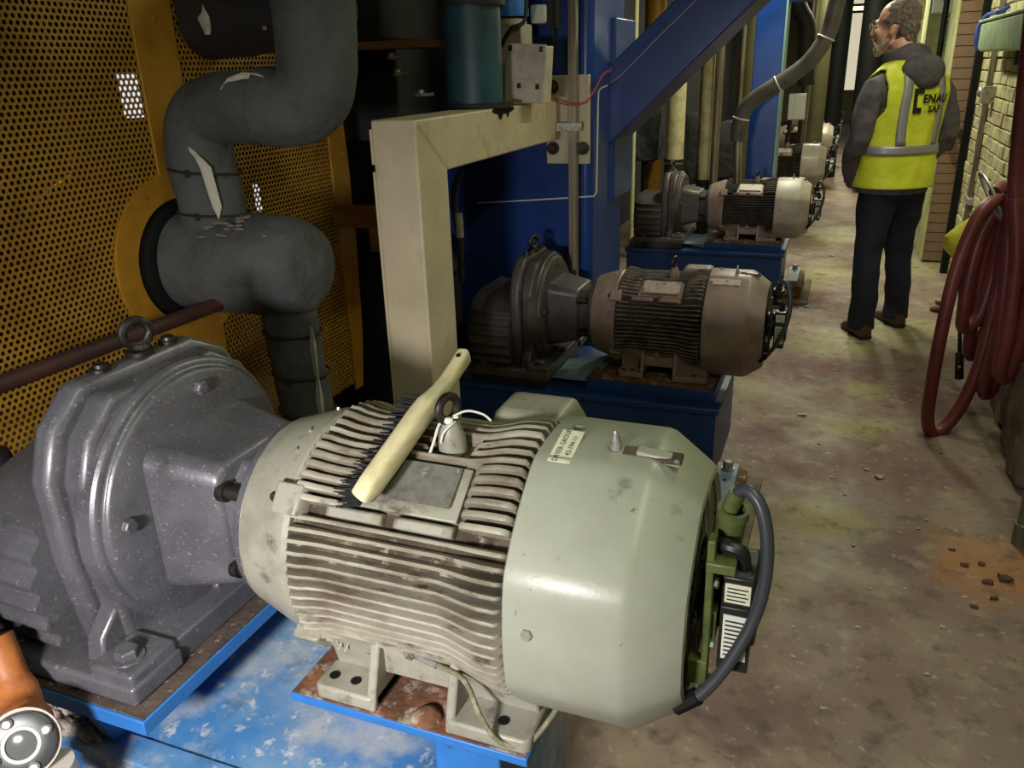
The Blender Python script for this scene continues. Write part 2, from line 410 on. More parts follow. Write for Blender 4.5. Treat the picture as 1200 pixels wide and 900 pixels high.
# pilaster with a brown brick face
pil = struct('trim_1', MB().box(.70, .87, 7.2, 7.75, 0, 3.3), 'mortar')
ob('plaster_face', MB().box(.685, .70, 7.18, 7.75, 0, 3.3), 'plaster', pil, .003)
for i in range(30):
    z = .05 + i * .076
    o = bpy.data.objects.new('brick', finish_mesh('brick', *(lambda b: (b.v, b.f))(MB().box(-.078, .078, -.012, .012, -.035, .035)), M['brown_brick'], 0) if i == 0 else pb)
    pb = o.data; COL.objects.link(o); o.parent = pil; o.location = (.778, 7.195 - random.random() * .004, z)
pil2 = struct('trim_2', MB().box(.66, .87, 9.6, 10.2, 0, 3.3), 'plaster', .004)
pil3 = struct('trim_3', MB().box(.66, .87, 12.6, 13.2, 0, 3.3), 'plaster', .004)
# rubble plinth under the hose
def lump(mb, x0, x1, y0, y1, z0, z1, nx, ny, nz, amp, sc):
    """box grid displaced by noise"""
    bm = bmesh.new(); bmesh.ops.create_cube(bm, size=1.0)
    bmesh.ops.subdivide_edges(bm, edges=bm.edges, cuts=nx, use_grid_fill=True)
    for v in bm.verts:
        p = Vector((x0 + (v.co.x + .5) * (x1 - x0), y0 + (v.co.y + .5) * (y1 - y0), z0 + (v.co.z + .5) * (z1 - z0)))
        cx = Vector(((x0 + x1) / 2, (y0 + y1) / 2, (z0 + z1) / 2))
        q = v.co * 2; rr = max(abs(q.x), abs(q.y), abs(q.z)); ln = q.length
        f = 1 - .22 * (ln / rr - 1) if rr else 1
        p = cx + Vector(((p.x - cx.x) * f, (p.y - cx.y) * f, (p.z - cx.z) * f))
        n = Vector((noise.noise(p * sc), noise.noise(p * sc + Vector((7, 3, 1))), noise.noise(p * sc + Vector((2, 9, 5)))))
        v.co = p + n * amp
        v.co.z = max(v.co.z, z0)
    bm.verts.ensure_lookup_table()
    mb.add([v.co.copy() for v in bm.verts], [[v.index for v in f.verts] for f in bm.faces]); bm.free()
    return mb
for i, (a, b, h, lb) in enumerate(((3.15, 3.66, .42, 'rough stone block at the wall foot beside the rusty floor patch'), (3.63, 4.18, .47, 'large rough stone block at the wall foot under the coiled red hose'), (4.15, 4.62, .33, 'lower rough stone block at the wall foot behind the red hose'))):
    ob('stone_block', lump(MB(), .745 + .03 * i, .845, a + .012, b - .012, 0, h, 9, 8, 6, .018, 7), 'stone', angle=30, label=lb, cat='stone', group='stones along the wall foot')

# ------------------------------------------------------------------ ceiling lamps
for i, (p, e) in enumerate(LAMPS):
    lb = ['fluorescent batten hanging over the aisle beyond the man', 'fluorescent batten over the aisle by the second pilaster', 'farthest fluorescent batten over the aisle', 'fluorescent batten hanging over the nearest motor', 'fluorescent batten hanging over the aisle between the taupe motor and the hose'][i]
    t = empty('fluorescent_fixture', (p[0], p[1], p[2] - .07), lb, 'lamp', 'fluorescent battens over the aisle')
    ob('housing', MB().prism([(p[0] - .05, p[2]), (p[0] + .05, p[2]), (p[0] + .09, p[2] - .03), (p[0] - .09, p[2] - .03)], 'y', p[1] - .65, p[1] + .65), 'white_plastic', t)
    for s in (-.04, .04):
        ob('tube', MB().cyl((p[0] + s, p[1] - .6, p[2] - .05), (p[0] + s, p[1] + .6, p[2] - .05), .013, n=10), 'tube_glow', t)
    for s in (-.45, .45):
        ob('hanger', MB().cyl((p[0], p[1] + s, p[2]), (p[0], p[1] + s, 3.3), .004, n=6), 'dark_steel', t)

wlm = empty('added_key_lamp', (KEY_POS.x, KEY_POS.y - .05, 0), 'black key lamp on a tripod, added unseen behind the camera', 'lamp')  # tripod body made up for the added key light
wd_ = (Vector((-0.82, 0.95, 0.56)) - KEY_POS).normalized(); _, wu, wv = basis(wd_)
ob('head', MB().obox(KEY_POS - wd_ * .035, wu, wv, wd_, .13, .10, .025), 'black', wlm, .004)
ob('lens', MB().obox(KEY_POS - wd_ * .009, wu, wv, wd_, .11, .08, .002), 'tube_glow', wlm)
ob('pole', MB().cyl(KEY_POS - wd_ * .06, (KEY_POS.x, KEY_POS.y - .05, .5), .014, n=12), 'black', wlm)
for k in range(3):
    a = R(90 + 120 * k)
    ob('leg', MB().cyl((KEY_POS.x, KEY_POS.y - .05, .55), (KEY_POS.x + .4 * math.cos(a), KEY_POS.y - .05 + .4 * math.sin(a), 0.005), .010, n=8), 'black', wlm)

# ------------------------------------------------------------------ motor (built once, then copied)
YM, ZM, ZF = 1.04, .825, .60
def rad(th, r, x): return Vector((x, YM - r * math.cos(R(th)), ZM + r * math.sin(R(th))))
def build_motor():
    t = empty('electric_motor', (-.55, YM, ZF), 'large grey motor nearest the perforated yellow guard, with a wooden brush lying on it', 'motor', 'drive motors in a row')
    AX = (1, 0, 0)
    # finned frame: core, fins
    ob('frame', MB().lathe([(-.735, .178), (-.73, .180), (-.36, .180)], (0, YM, ZM), AX, 64), 'motor_dirt', t)
    XS = [(-.728, .19, .008), (-.712, .207, 0), (-.672, .199, 0), (-.47, .198, 0), (-.42, .207, 0), (-.395, .214, 0), (-.372, .214, 0)]
    def fin(th, x0, x1, hgt=0, thick=.0046):
        b = MB(); rings = []
        xs = sorted({x0, x1, x0 + .008, x1 - .008} | {x for x in (-.712, -.70, -.685, -.66, -.47, -.455, -.44, -.425, -.41, -.395, -.38) if x0 + .012 < x < x1 - .012})
        sstep = lambda a, c, x: (lambda t_: t_ * t_ * (3 - 2 * t_))(min(1, max(0, (x - a) / (c - a))))
        def ro(x): return .198 + .010 * (1 - sstep(-.712, -.665, x)) + .017 * sstep(-.475, -.395, x)
        for i, x in enumerate(xs):
            r1 = ro(x) + hgt
            if i in (0, len(xs) - 1): r1 -= .010
            w_ = math.degrees(thick / .2)
            wo = w_ * .62
            rings.append([rad(th - w_, .176, x), rad(th - wo, r1 - .002, x), rad(th, r1, x), rad(th + wo, r1 - .002, x), rad(th + w_, .176, x)])
        b.loft(rings)
        return ob('fin', b, 'fin_paint', t, angle=50)
    th = -64
    while th < 36:
        fin(th, -.724, -.366); th += 5.3
    for i in range(6):
        a = 40 + i * 5.0
        fin(a, -.724, -.640 + .003 * i, .005, .0072); fin(a, -.448, -.366, .005, .0068)
    for i in range(28):
        a = 70 + i * 6.2
        if 74 < a < 84: fin(a, -.724, -.54); fin(a, -.475, -.366)
        else: fin(a, -.724, -.366, .003, .0060)
    for (x0, x1) in ((-.665, -.57), (-.55, -.455)):        # long pads below the name plate
        b = MB(); rr = []
        for x, e in ((x0, .01), (x0 + .012, 0), (x1 - .012, 0), (x1, .01)):
            rr.append([rad(33.5, .178, x), rad(34.2, .206 - e, x), rad(38.5, .206 - e, x), rad(40, .178, x)])
        ob('pad', b.loft(rr), 'motor_paint', t, .003)
    # name plate field
    b = MB(); rr = []
    for x in (-.640, -.455):
        rr.append([rad(40, .176, x), rad(41, .192, x), rad(67, .192, x), rad(68, .176, x)])
    ob('plate_bed', b.loft(rr), 'motor_paint', t, .002)
    n0 = rad(56, .193, -.545); nn = (n0 - Vector((-.545, YM, ZM))).normalized(); tt = Vector((1, 0, 0)); uu = nn.cross(tt).normalized()
    npl = ob('name_plate', MB().obox(n0, tt, uu, nn,   .076, .033, .0014), 'zinc_plate', t)
    for sx in (-1, 1):
        for su in (-1, 1):
            ob('rivet', MB().lathe([(0, .0035), (.002, .003)], n0 + tt * .070 * sx + uu * .028 * su + nn * .001, nn, 8), 'steel', npl)
    # drive-end bell
    ob('end_bell', MB().lathe([(-.842, .10), (-.842, .158), (-.836, .168), (-.79, .183), (-.755, .194), (-.734, .197), (-.726, .192), (-.726, .10)], (0, YM, ZM), AX, 64), 'motor_paint', t, angle=25)
    for a in (38, 142, -142, -42):
        b = MB(); rr = []
        for x, e in ((-.752, .006), (-.748, 0), (-.706, 0), (-.702, .006)):
            rr.append([rad(a - 7, .18, x), rad(a - 6.5, .215 - e, x), rad(a + 6.5, .215 - e, x), rad(a + 7, .18, x)])
        lug = ob('bell_lug', b.loft(rr), 'motor_paint', t, .003)
        ob('lug_bolt', MB().hexbolt(rad(a, .202, -.752), (-1, 0, 0), .008, .008), 'dark_steel', lug)
    for a in (75, 62, 100):
        ob('screw', MB().lathe([(0, .004), (.004, .003)], rad(a, .194, -.756), rad(a, 1, 0) - Vector((0, YM, ZM)), 8), 'steel', t)
    # fan cover: a shallow octagon drum with a chamfered end
    def oct_(tq):
        q = (tq - R(20)) % (PI / 4)
        ro = math.cos(PI / 8) / math.cos(q - PI / 8)
        return .55 + .45 * ro / .966
    prof = [(-.356, .196), (-.362, .216), (-.358, .2235), (-.345, .2245), (-.20, .2245), (-.188, .221), (-.132, .183), (-.124, .176), (-.122, .168), (-.128, .160), (-.15, .158)]
    fc = ob('fan_cover', MB().lathe(prof, (0, YM, ZM), AX, 96, oct_), 'cover_paint', t, angle=18)
    ob('fan_grille', MB().lathe([(-.142, .158), (-.138, .15), (-.138, .06)], (0, YM, ZM), AX, 48), 'matte_black', fc)
    for k in range(30):
        a = k * 12
        ob('grille_bar', MB().obox(rad(a, .115, -.133), (1, 0, 0), (0, math.sin(R(a)), math.cos(R(a))), (0, -math.cos(R(a)), math.sin(R(a))), .004, .0045, .042), 'motor_dirt', fc)
    for q in (.076, .157):
        ob('grille_ring', MB().torus((-.132, YM, ZM), AX, q, .004, 40, 6), 'motor_dirt', fc)
    for a, x in ((6, -.322), (-95, -.322), (96, -.322)):
        ob('cover_bolt', MB().hexbolt(rad(a, .219, x), rad(a, 1, 0) - Vector((0, YM, ZM)), .0085, .007), 'motor_paint', fc)
    # grease slot on top of the cover with its fitting
    tx = Vector((1, 0, 0)); c0 = rad(82, .2195, -.212); nz_ = (rad(82, 1, 0) - Vector((0, YM, ZM))); uy = nz_.cross(tx)
    ob('slot', MB().obox(c0 + tx * .012, tx, uy, nz_, .042, .012, .004), 'motor_dirt', fc, .003)
    ob('slot_lip', MB().obox(c0 + tx * .022, (tx - nz_ * .12).normalized(), uy, (nz_ + tx * .12).normalized(), .032, .010, .006), 'cover_paint', fc, .003)
    gf = ob('grease_fitting', MB().lathe([(-.02, .005), (.004, .005), (.004, .0085), (.014, .0085), (.014, .006), (.022, .006), (.025, .0045), (.031, .0045), (.034, .0025)], rad(82, .2195, -.252), nz_, 12), 'steel', fc)
    # stuck-on label
    a0 = rad(60, .223, -.338); nl = (rad(79, 1, 0) - Vector((0, YM, ZM))).normalized(); ul = nl.cross(Vector((1, 0, 0))).normalized()
    if ul.z < 0: ul = -ul
    lc = rad(79, .2240, -.322)
    lab = ob('sticker', MB().obox(lc, (1, 0, 0), ul, nl, .0165, .038, .0008), 'label', fc)
    for (txt, off, sz) in (('DRYER GROUP', -.0025, .0115), ('43-194-11', .0115, .0115)):
        vs, fs = text_mesh(txt, sz); wdt = max(p.x for p in vs)
        b = MB().add([lc + ul * (p.x - wdt / 2) + Vector((1, 0, 0)) * (off - p.y) + nl * .0013 for p in vs], fs)
        ob('lettering', b, 'ink', lab, angle=0)
    # lifting eye
    e0 = rad(80, .196, -.508); ez = Vector((0, -.12, 1)).normalized()
    ob('eye_boss', MB().lathe([(-.012, .022), (.012, .0215), (.030, .016), (.04, .012)], e0, ez, 20), 'motor_paint', t)
    ey = ob('lifting_eye', MB().torus(e0 + ez * .062, (.94, -.34, 0), .019, .0068, 24, 10), 'dark_steel', t)
    # feet
    for k, (x0, x1, inner) in enumerate(((-.71, -.598, 1), (-.475, -.335, -1))):
        for sy in (-1, 1):
            yo = lambda d: YM + sy * d
            b = MB(); ya, yb = sorted((yo(.19), yo(.07)))
            b.prism([(x0 + .008, ya), (x1 - .008, ya), (x1, ya + .008), (x1, yb), (x0, yb), (x0, ya + .008)] if sy < 0 else [(x0, ya), (x1, ya), (x1, yb - .008), (x1 - .008, yb), (x0 + .008, yb), (x0, yb - .008)], 'z', ZF, ZF + .026)
            ft = ob('foot', b, 'motor_paint', t, .005)
            # back wall rising to the frame
            pts = [(yo(.125), ZF + .02), (yo(.07), ZF + .02), (yo(.07), ZF + .14), (yo(.165), ZF + .12), (yo(.135), ZF + .06)]
            ob('foot_wall', MB().prism(pts, 'x', x0 + .006, x1 - .006), 'motor_paint', ft, .004)
            xw = x1 - .016 if inner > 0 else x0
            ob('foot_web', MB().prism([(yo(.19), ZF), (yo(.10), ZF), (yo(.10), ZF + .13), (yo(.155), ZF + .115), (yo(.182), ZF + .035)], 'x', xw, xw + .016), 'motor_paint', ft, .004)
            for j in ((0, 1) if k == 0 else (1,)):
                hx = x0 + (x1 - x0) * (.27 + .36 * j) - (.008 if k == 0 else 0)
                ob('bolt_hole', MB().cyl((hx, yo(.16), ZF + .0262), (hx, yo(.16), ZF + .0275), .009, n=16), 'matte_black', ft)
    for sy in (-1, 1):
        ya, yb = sorted((YM + sy * .125, YM + sy * .145))
        ob('foot_rail', MB().box(-.60, -.472, ya, yb, ZF + .045, ZF + .125), 'motor_paint', t, .003)
    vs, fs = text_mesh('97', .028)
    ob('cast_number', MB().add([Vector((-.685 + p.x, YM - .1478 + (p.y) * .3 - .007, ZF + .075 + p.y)) for p in vs], fs), 'motor_paint', t, angle=0)
    # earth bolt and braid
    eb = Vector((-.545, YM - .147, ZF + .105))
    ob('earth_bolt', MB().hexbolt(eb, (0, -1, 0), .011, .010, .013), 'steel', t)
    wpts = cr([eb + Vector((.012, -.004, -.002)), eb + Vector((.05, -.012, -.004)), eb + Vector((.10, -.022, -.012)), eb + Vector((.135, -.045, -.05)), eb + Vector((.165, -.048, -.085)), eb + Vector((.20, -.03, -.095)), eb + Vector((.225, .0, -.07)), eb + Vector((.25, .05, -.03))], 6)
    ob('earth_wire', MB().tube(wpts, .0042, 8), mat('earth_wire', srgb(112, 112, 84), .6, 0, [(srgb(150, 140, 110), 60, .5, .6)]), t)
    ob('wire_lug', MB().cyl(eb + Vector((.012, -.006, -.002)), eb + Vector((.05, -.013, -.004)), .006, n=10), 'steel', t)
    # conduit box on the far side
    b = MB().loft([[rad(118, .19, x) for x in ()] for _ in ()]) if False else MB()
    b.prism([(YM + .06, ZM + .12), (YM + .10, ZM + .196), (YM + .20, ZM + .196), (YM + .27, ZM + .13), (YM + .27, ZM + .0), (YM + .10, ZM + .0)], 'x', -.50, -.375)
    ob('terminal_box', b, 'motor_paint', t, .018, seg=3)
    return t
motor1 = build_motor()

def build_encoder(t):
    """tachometer bracket, cup and black encoder on the fan end"""
    br = ob('encoder_bracket', MB().box(-.108, -.098, .93, .955, .72, .97).box(-.108, -.070, .925, .96, .925, .94).box(-.112, -.092, .945, 1.12, .80, .85).box(-.125, -.098, .925, .945, .74, .78), 'green_paint', t, .002)
    for z in (.74, .80, .90):
        ob('bracket_bolt', MB().hexbolt((-.098, .942, z), (1, 0, 0), .007, .007), 'green_paint', br)
    cp = ob('conduit_cup', MB().lathe([(-.06, .019), (-.004, .019), (-.004, .0215), (.010, .0215), (.010, .0155), (-.03, .0155)], (-.084, .985, .985), (.10, -.18, 1), 24, cap=False), 'green_paint', t)
    ob('cup_inside', MB().lathe([(-.03, .0155), (-.028, .001)], (-.084, .985, .985), (.10, -.18, 1), 20), 'matte_black', cp)
    en = ob('encoder', MB().lathe([(-.122, .05), (-.09, .05), (-.088, .068), (-.048, .068), (-.044, .062)], (0, 1.02, .835), (1, 0, 0), 36).box(-.088, -.046, .955, 1.03, .85, .905), 'encoder', t, .003)
    ob('encoder_rim', MB().torus((-.045, 1.02, .835), (1, 0, 0), .064, .004, 36, 8), 'black', en)
    lb = ob('encoder_label', MB().box(-.084, -.050, .9535, .9548, .865, .895), 'label', en)
    for k in range(4): ob('print_line', MB().box(-.081, -.056 + .003 * (k % 2), .9531, .9536, .869 + k * .006, .871 + k * .006), 'ink', lb)
    lb2 = ob('spec_label', MB().box(-.083, -.050, .9485, .9500, .775, .848), 'white_plastic', en)
    ob('label_backing', MB().box(-.088, -.046, .9495, 1.0, .755, .86), 'encoder', en, .002)
    for k in range(9): ob('print_line', MB().box(-.080, -.058 + .004 * (k % 3), .9480, .9486, .781 + k * .007, .7835 + k * .007), 'ink', lb2)
    ob('rubber_boot', MB().tube(cr([(-.10, .97, .945), (-.085, .955, .952), (-.066, .955, .945), (-.062, .965, .915)], 6), [.010] * 18 + [.016], 10), 'black', en)
    pts = cr([(-.088, .985, .985), (-.080, .980, 1.018), (-.066, .975, 1.028), (-.048, .965, 1.012), (-.036, .955, .97), (-.034, .945, .91), (-.045, .935, .85), (-.072, .92, .785), (-.100, .91, .74), (-.128, .905, .715)], 8)
    cb = ob('cable', MB().tube(pts, .0088, 12), 'cable', t)
    ob('cable_gland', MB().cyl((-.090, .985, .985), (-.079, .979, 1.022), .0115, n=12), 'green_paint', cb)
    ob('gland_nut', MB().cyl((-.135, .905, .71), (-.105, .909, .735), .0125, n=8), 'matte_black', cb)
build_encoder(motor1)

# ------------------------------------------------------------------ gearbox (built once, then copied)
ZG = .585
def build_gearbox():
    t = empty('gearbox', (-1.1, YM, ZG), 'large metallic grey gearbox coupled to the motor that carries the brush', 'gearbox', 'gearboxes in a row')
    yl, yr = .797, 1.295
    zt = 1.088
    poly = [(yl + .02, ZG + .02), (yl - .004, .80), (yl - .004, .95), (yl + .028, 1.03), (yl + .095, zt), (yr - .14, zt), (yr - .05, 1.04), (yr, .95), (yr, .80), (yr - .02, ZG + .02)]
    inn = [(yl + .035, ZG + .02), (yl + .018, .80), (yl + .018, .945), (yl + .045, 1.012), (yl + .105, zt - .018), (yr - .15, zt - .018), (yr - .07, 1.02), (yr - .022, .945), (yr - .022, .80), (yr - .04, ZG + .02)]
    ob('housing', MB().prism(poly, 'x', -1.178, -1.128), 'gear_paint', t, .016, seg=3)
    ob('housing_front', MB().prism(inn, 'x', -1.132, -1.076), 'gear_paint', t, .014, seg=3)
    # corrugated rear body
    b = MB(); rings = []
    prof = []
    for i in range(61):
        z = ZG + .03 + i * .0042
        bulge = .035 * math.sin(PI * i / 60)
        prof.append((yl - .012 - bulge + .007 * math.cos(i / 60 * 2 * PI * 5.5), z))
    prof2 = prof + [(yl + .03, ZG + .305), (yl + .12, ZG + .33), (yr - .12, ZG + .33), (yr, ZG + .28), (yr, ZG + .03)]
    rings = [[(x, p[0] + e, p[1]) for p in prof2] for x, e in ((-1.17, .0), (-1.30, .004), (-1.36, .018), (-1.385, .05))]
    ob('rear_body', b.loft(rings), 'gear_paint', t, angle=50)
    # flange ring and bell
    ob('flange', MB().lathe([(-1.10, .246), (-1.066, .246), (-1.058, .240), (-1.056, .229), (-1.048, .227), (-1.042, .218), (-1.040, .12)], (0, YM - .0, .835), (1, 0, 0), 72), 'gear_paint', t, .003)
    for a in (95, 8, -82, 172):
        ob('flange_bolt', MB().hexbolt((-1.040, YM - .196 * math.cos(R(a)), .835 + .196 * math.sin(R(a))), (1, 0, 0), .014, .013), 'gear_paint', t, .001)
    # square adapter
    def sq(x, h, c, ch):
        P = []
        for (sy, sz) in ((-1, -1), (1, -1), (1, 1), (-1, 1)):
            a = [(sy * h, sz * (h - ch)), (sy * (h - ch), sz * h)]
            if sy * sz > 0: a = a if False else a
            if (sy, sz) in ((-1, -1), (1, 1)): a = a[::1]
            else: a = a[::-1]
            P += [(x, YM + p, c + q) for p, q in a]
        return P
    ob('adapter', MB().loft([sq(-1.05, .140, .83, .02), sq(-1.02, .137, .83, .02), sq(-.905, .116, .83, .02)]), 'gear_paint', t, .012, seg=3)
    ob('adapter_neck', MB().loft([sq(-.91, .108, .828, .055), sq(-.85, .112, .828, .06)]), 'gear_paint', t, .006)
    ob('adapter_flange', MB().lathe([(-.856, .160), (-.838, .163)], (0, YM, ZM), (1, 0, 0), 56), 'gear_paint', t, .003)
    for (sy, sz) in ((-1, 1), (-1, -1), (1, 1), (1, -1)):
        c = Vector((-.868, YM + sy * .104, .828 + sz * .075))
        ob('coupling_screw', MB().lathe([(-.03, .013), (.0, .013), (.0, .007), (-.006, .007)], c, (1, -.2 * 0, 0), 16).cyl(c + Vector((-.045, 0, 0)), c + Vector((-.03, 0, 0)), .018, n=16), 'dark_steel', t)
    # feet with hold-down bolts
    for sy in (-1, 1):
        y0, y1 = sorted((YM + sy * .300, YM + sy * .185))
        ft = ob('foot', MB().box(-1.34, -.985, y0, y1, ZG, ZG + .038), 'gear_paint', t, .008, seg=3)
        ob('foot_boss', MB().box(-1.085, -.990, y0 + .006, y1 - .004, ZG + .03, ZG + .058), 'gear_paint', ft, .008, seg=3)
        ob('gusset', MB().prism([(YM + sy * .19, ZG + .03), (YM + sy * .265, ZG + .03), (YM + sy * .255, ZG + .08), (YM + sy * .19, ZG + .14)], 'x', -1.125, -1.085), 'gear_paint', ft, .006)
        ob('hold_down_bolt', MB().hexbolt((-1.035, YM + sy * .255, ZG + .056), (0, 0, 1), .021, .016, .029), 'gear_paint', ft, .001)
        ob('hold_down_bolt', MB().hexbolt((-1.30, YM + sy * .26, ZG + .036), (0, 0, 1), .021, .016, .029), 'gear_paint', ft, .001)
    ob('bottom', MB().box(-1.34, -.995, YM - .2, YM + .2, ZG, ZG + .05), 'gear_paint', t, .004)
    # lifting eye and plugs on the crown
    c = Vector((-1.150, 1.045, zt))
    ob('lifting_eye', MB().lathe([(0, .026), (.008, .026), (.012, .017), (.02, .013)], c, (0, 0, 1), 20).torus(c + Vector((0, 0, .040)), (.85, -.5, 0), .023, .0085, 24, 10), 'dark_steel', t)
    for (x, y) in ((-1.150, .955), (-1.150, 1.115)):
        ob('vent_plug', MB().lathe([(0, .019), (.005, .019), (.006, .013), (.012, .012), (.014, .008)], (x, y, zt), (0, 0, 1), 18), 'dark_steel', t)
    vs, fs = text_mesh('ETTT', .02)
    ob('cast_letters', MB().add([Vector((-1.0745, YM + .05 + p.x, .640 + p.y)) for p in vs], fs), 'gear_paint', t, angle=0)
    return t
gear1 = build_gearbox()

# ------------------------------------------------------------------ bases
def build_base1():
    t = empty('machine_base', (-.95, 1.05, 0), 'bright blue welded base with rusty plates under the motor that carries the brush', 'machine base', 'blue drive bases')
    ob('box', MB().box(-1.55, -.46, .765, 1.40, 0, .44), 'blue_dusty', t, .006)
    ob('front_flange', MB().box(-1.55, -.44, .745, .80, .425, .445), 'blue_dusty', t, .003)
    pm_ = ob('motor_plate', MB().box(-.757, -.338, .846, 1.25, .582, .598), 'blue', t, .002)
    ob('rust_skin', MB().box(-.754, -.341, .849, 1.248, .597, .5995), 'rust', pm_)
    ob('bolt_stub', MB().lathe([(0, .026), (.004, .024), (.010, .016), (.011, .01)], (-.515, .872, .599), (0, 0, 1), 14), 'rust', pm_)
    ob('motor_pedestal', MB().box(-.515, -.40, .885, 1.22, .44, .583), 'blue', t, .004)
    ob('motor_pedestal', MB().box(-.74, -.66, 1.0, 1.22, .44, .583), 'blue', t, .004)
    pg = ob('gearbox_plate', MB().box(-1.40, -.955, .722, 1.36, .553, .582), 'blue', t, .002)
    ob('grime_skin', MB().box(-1.397, -.958, .727, 1.357, .581, .5845), 'grime', pg)
    ob('gearbox_pedestal', MB().box(-1.36, -1.10, .80, 1.32, .44, .556), 'blue', t, .004)
    ob('stiffener', MB().prism([(.735, .553), (.80, .553), (.80, .445), (.77, .445)], 'x', -1.118, -1.10), 'blue', t, .002)
    # lint heap lying between the plates is its own thing (below)
    return t
base1 = build_base1()

def build_base2(label):
    x0, x1, ya, yb = -1.40, -.335, 2.86, 3.46
    t = empty('machine_base', (-.85, 3.16, 0), label, 'machine base', 'blue drive bases')
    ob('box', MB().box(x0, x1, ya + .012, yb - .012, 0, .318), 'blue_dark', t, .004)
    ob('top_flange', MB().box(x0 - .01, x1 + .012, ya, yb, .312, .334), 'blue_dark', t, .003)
    ob('motor_plinth', MB().box(-.86, -.35, 2.92, 3.36, .33, .385), 'blue_dark', t, .003)
    ob('shim_plate', MB().box(-.85, -.36, 2.925, 3.355, .384, .396), 'rust', t, .001)
    ob('gearbox_plinth', MB().box(-1.39, -1.02, 2.90, 3.38, .33, .382), 'gear_dark', t, .003)
    tr = ob('drip_plate', MB().add([(-1.02, 2.95, .365), (-.86, 2.93, .372), (-.80, 2.98, .42), (-.78, 3.12, .425), (-1.02, 3.16, .37), (-1.02, 2.95, .361), (-.86, 2.93, .368), (-.80, 2.98, .416), (-.78, 3.12, .421), (-1.02, 3.16, .366)],
        [(0, 1, 2, 3, 4), (9, 8, 7, 6, 5), (0, 5, 6, 1), (1, 6, 7, 2), (2, 7, 8, 3), (3, 8, 9, 4), (4, 9, 5, 0)]), mat('drip_plate', srgb(140, 160, 170), .5, 0, [(srgb(110, 130, 140), 9, .45, .65)]), t)
    return t
base2 = build_base2('dark blue welded base under the taupe motor beside the cream post')

# ------------------------------------------------------------------ copies of the drive down the aisle
SC = .923
TAUPE = {'motor_paint': 'taupe_dim_paint', 'cover_paint': 'taupe_dim_paint', 'fin_paint': 'taupe_dim_fin', 'motor_dirt': 'taupe_dim_dirt', 'gear_paint': 'gear_dark', 'green_paint': 'dark_steel', 'zinc_plate': 'pink_label'}  # toned-down copies: dimmer light and some own colour, both in the paint
M['cover_pale'] = mat('pale_cover_paint', srgb(170, 158, 146), 0.4, 0, [(srgb(150, 138, 124), 6, .42, .65), (srgb(96, 84, 70), 16, .68, .78)], (60, .1))
DARK = dict(TAUPE); DARK['cover_paint'] = 'cover_pale'; DARK['fin_paint'] = 'taupe_dim_dirt'
ORDER = [('second', 'the taupe motor beside the cream post'), ('third', 'the dark motor with a pale fan cover on the base below the blue brace')]
rows = [(3.12, -.083, TAUPE, 'taupe motor with a worn pink name plate, beside the cream post', 'dark grey gearbox behind the cream post, coupled to the taupe motor', None),
        (5.90, -.044, DARK, 'dark-bodied motor with a pale fan cover, below the blue diagonal brace', 'dark gearbox at the foot of the blue diagonal brace', 'dark blue base below the blue diagonal brace'),
        (8.45, -.01, DARK, 'motor half hidden by the slim blue column, next to the waiting man', 'dark gearbox seen between the brace and the slim blue column', 'dark blue base behind the slim blue column'),
        (11.2, .0, DARK, 'small distant motor just beyond the one at the slim blue column', None, 'dark blue base of the fifth drive along the aisle'),
        (13.9, .02, DARK, 'farthest distant motor, at the end of the row of drives', None, 'dark blue base of the farthest drive')]
for i, (y, off, sw, lm, lg, lbse) in enumerate(rows):
    dz = .397
    skip = ('sticker', 'earth_wire', 'wire_lug', 'cast_number') if i < 2 else ('sticker', 'earth_wire', 'wire_lug', 'cast_number', 'rivet', 'grille_bar', 'screw', 'bolt_hole', 'print_line', 'rubber_boot')
    copy_tree(motor1, (off + SC * -.55, y, dz), SC, lm, None, sw, skip)
    if lg: copy_tree(gear1, (off + SC * -1.1, y, dz - .0145), SC, lg, None, sw, ('cast_letters',))
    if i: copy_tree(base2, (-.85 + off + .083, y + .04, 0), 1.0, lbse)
def anchor(x0, y0, y1, label):
    t = empty('anchor_foot', (x0 + .08, (y0 + y1) / 2, 0), label, 'anchor foot', 'bolted anchor feet beside the drive bases')
    ob('pad', MB().box(x0, x0 + .165, y0 - .16, y1 + .12, 0, .022), 'concrete_pad', t, .005)
    ob('grout_block', MB().box(x0 + .004, x0 + .115, y0 - .05, y1 + .01, .022, .105), 'rust', t, .004)
    an = ob('foot_plate', MB().box(x0 + .004, x0 + .085, y0, y1, .105, .128), mat('foot_blue', srgb(140, 152, 172), .5, 0, [(srgb(104, 120, 146), 12, .45, .65)]), t, .003)
    ob('anchor_bolt', MB().hexbolt((x0 + .048, y1 - .06, .128), (0, 0, 1), .019, .026, .024), 'steel', an)
    ob('plate_hole', MB().cyl((x0 + .048, y1 - .15, .128), (x0 + .048, y1 - .15, .1292), .008, n=14), 'matte_black', an)
anchor(-.318, 2.42, 2.86, 'bolted pale blue anchor foot beside the end of the taupe motor base')
anchor(-.270, 5.78, 6.20, 'bolted pale blue anchor foot at the base below the blue brace')
